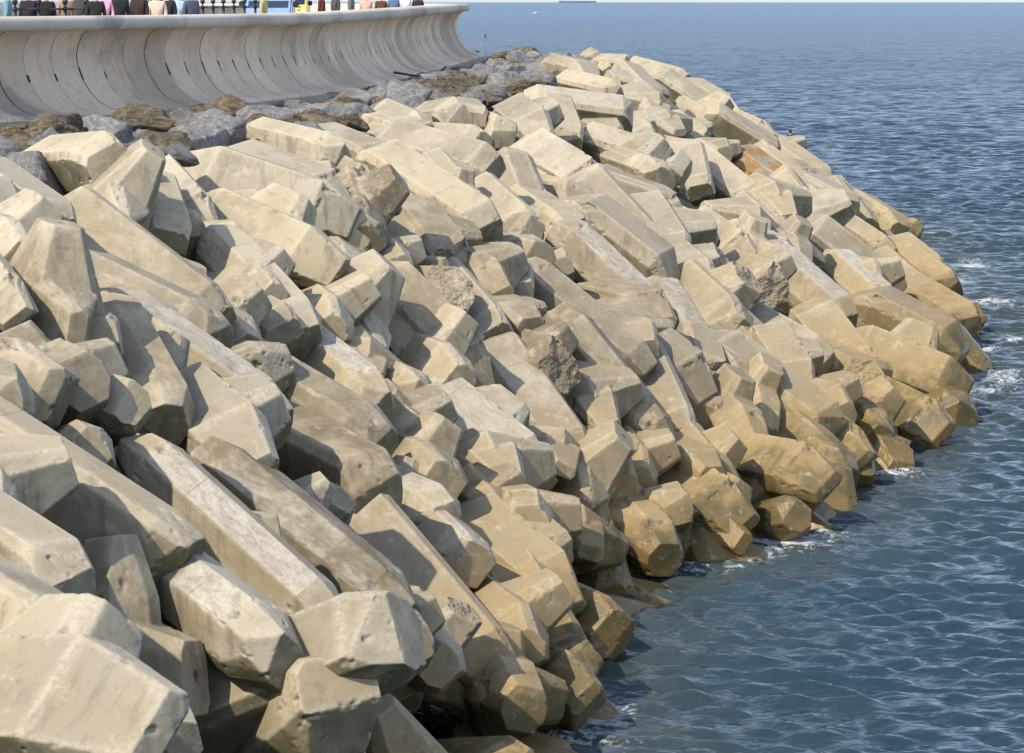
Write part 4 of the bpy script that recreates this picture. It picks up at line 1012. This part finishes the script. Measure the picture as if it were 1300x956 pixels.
for (x, D, pi, rz, top, legs, hr, lab) in PE:
    p = behind(x, max(0.0, (D-70-(x-100)*0.0)*0.0) + (3.2 if x < 110 else 0.9+1.1*((x*7) % 3)/3)); put_person(pi, (p.x, p.y, PZ), math.radians(rz), top, legs, M_HAIRD if hr == 'd' else M_HAIRG, lab, 0.97+0.06*random.random())
# angler beyond the shoulder of the slope: only the dark head shows
p = at(1003, 165, 150); put_person(0, (p.x, p.y, p.z-1.72), math.radians(40), BLK, BLK, M_HAIRD, 'person whose dark head shows past the far edge of the blocks', 1.0, group='people beyond the slope')
for pr in protos:
    for ch in list(pr.children): bpy.data.objects.remove(ch)
    bpy.data.objects.remove(pr)

# ------------------------------------------------------------------ boats
def hull_mesh(L, Bm, D0, sheer=0.1):
    V = []; n = 14
    for i in range(n+1):
        f = i/n; x = -L/2+L*f; b = Bm/2*(1-max(0, (f-0.55)/0.45)**2.2)*(0.85+0.15*min(1, f*4)); k = D0*(1+sheer*(f-0.3)**2*4)
        V += [(x, -b, k), (x, -b*0.92, k*0.3), (x, -b*0.5, -D0*0.3), (x, b*0.5, -D0*0.3), (x, b*0.92, k*0.3), (x, b, k), (x, -b, k)]
    return grid_mesh('hull', V, n+1, 7)
M_HULL = plain('grey_hull_paint', (0.20, 0.26, 0.33), 0.6); M_SUP = plain('superstructure_white', (0.7, 0.7, 0.68), 0.6)
D = 12600; sh = at(733, 3.0, D); ship = empty('cargo_ship', (sh.x, D, 0)); tag(ship, 'long low hazy cargo ship on the horizon', 'ship')
link('hull', hull_mesh(165, 24, 7.5), M_HULL, ship).rotation_euler = (0, 0, math.pi)
box_part('superstructure', ship, [((62, 0, 13), (14, 20, 11)), ((64, 0, 20), (8, 14, 4))], M_SUP)
box_part('bow_deck', ship, [((-72, 0, 9), (10, 14, 3))], M_SUP)
bm = bmesh.new(); add_cyl(bm, (40, 0, 7), (40, 0, 18), 0.8); add_cyl(bm, (-20, 0, 7), (-20, 0, 17), 0.8); link('mast', bm_mesh(bm, 'mast'), M_SUP, ship)
D = 2200; sh = at(680, 18, D); bt = empty('small_boat', (sh.x, D, 0), 0.3); tag(bt, 'tiny white and dark motor boat alone on the open sea', 'boat')
link('hull', hull_mesh(5.5, 2.0, 0.9), M_WHITE, bt)
box_part('cabin', bt, [((-0.4, 0, 1.3), (1.6, 1.3, 1.1))], M_WHITE, bevel=0.1)
box_part('window', bt, [((0.42, 0, 1.5), (0.06, 1.1, 0.4))], M_GLASS)
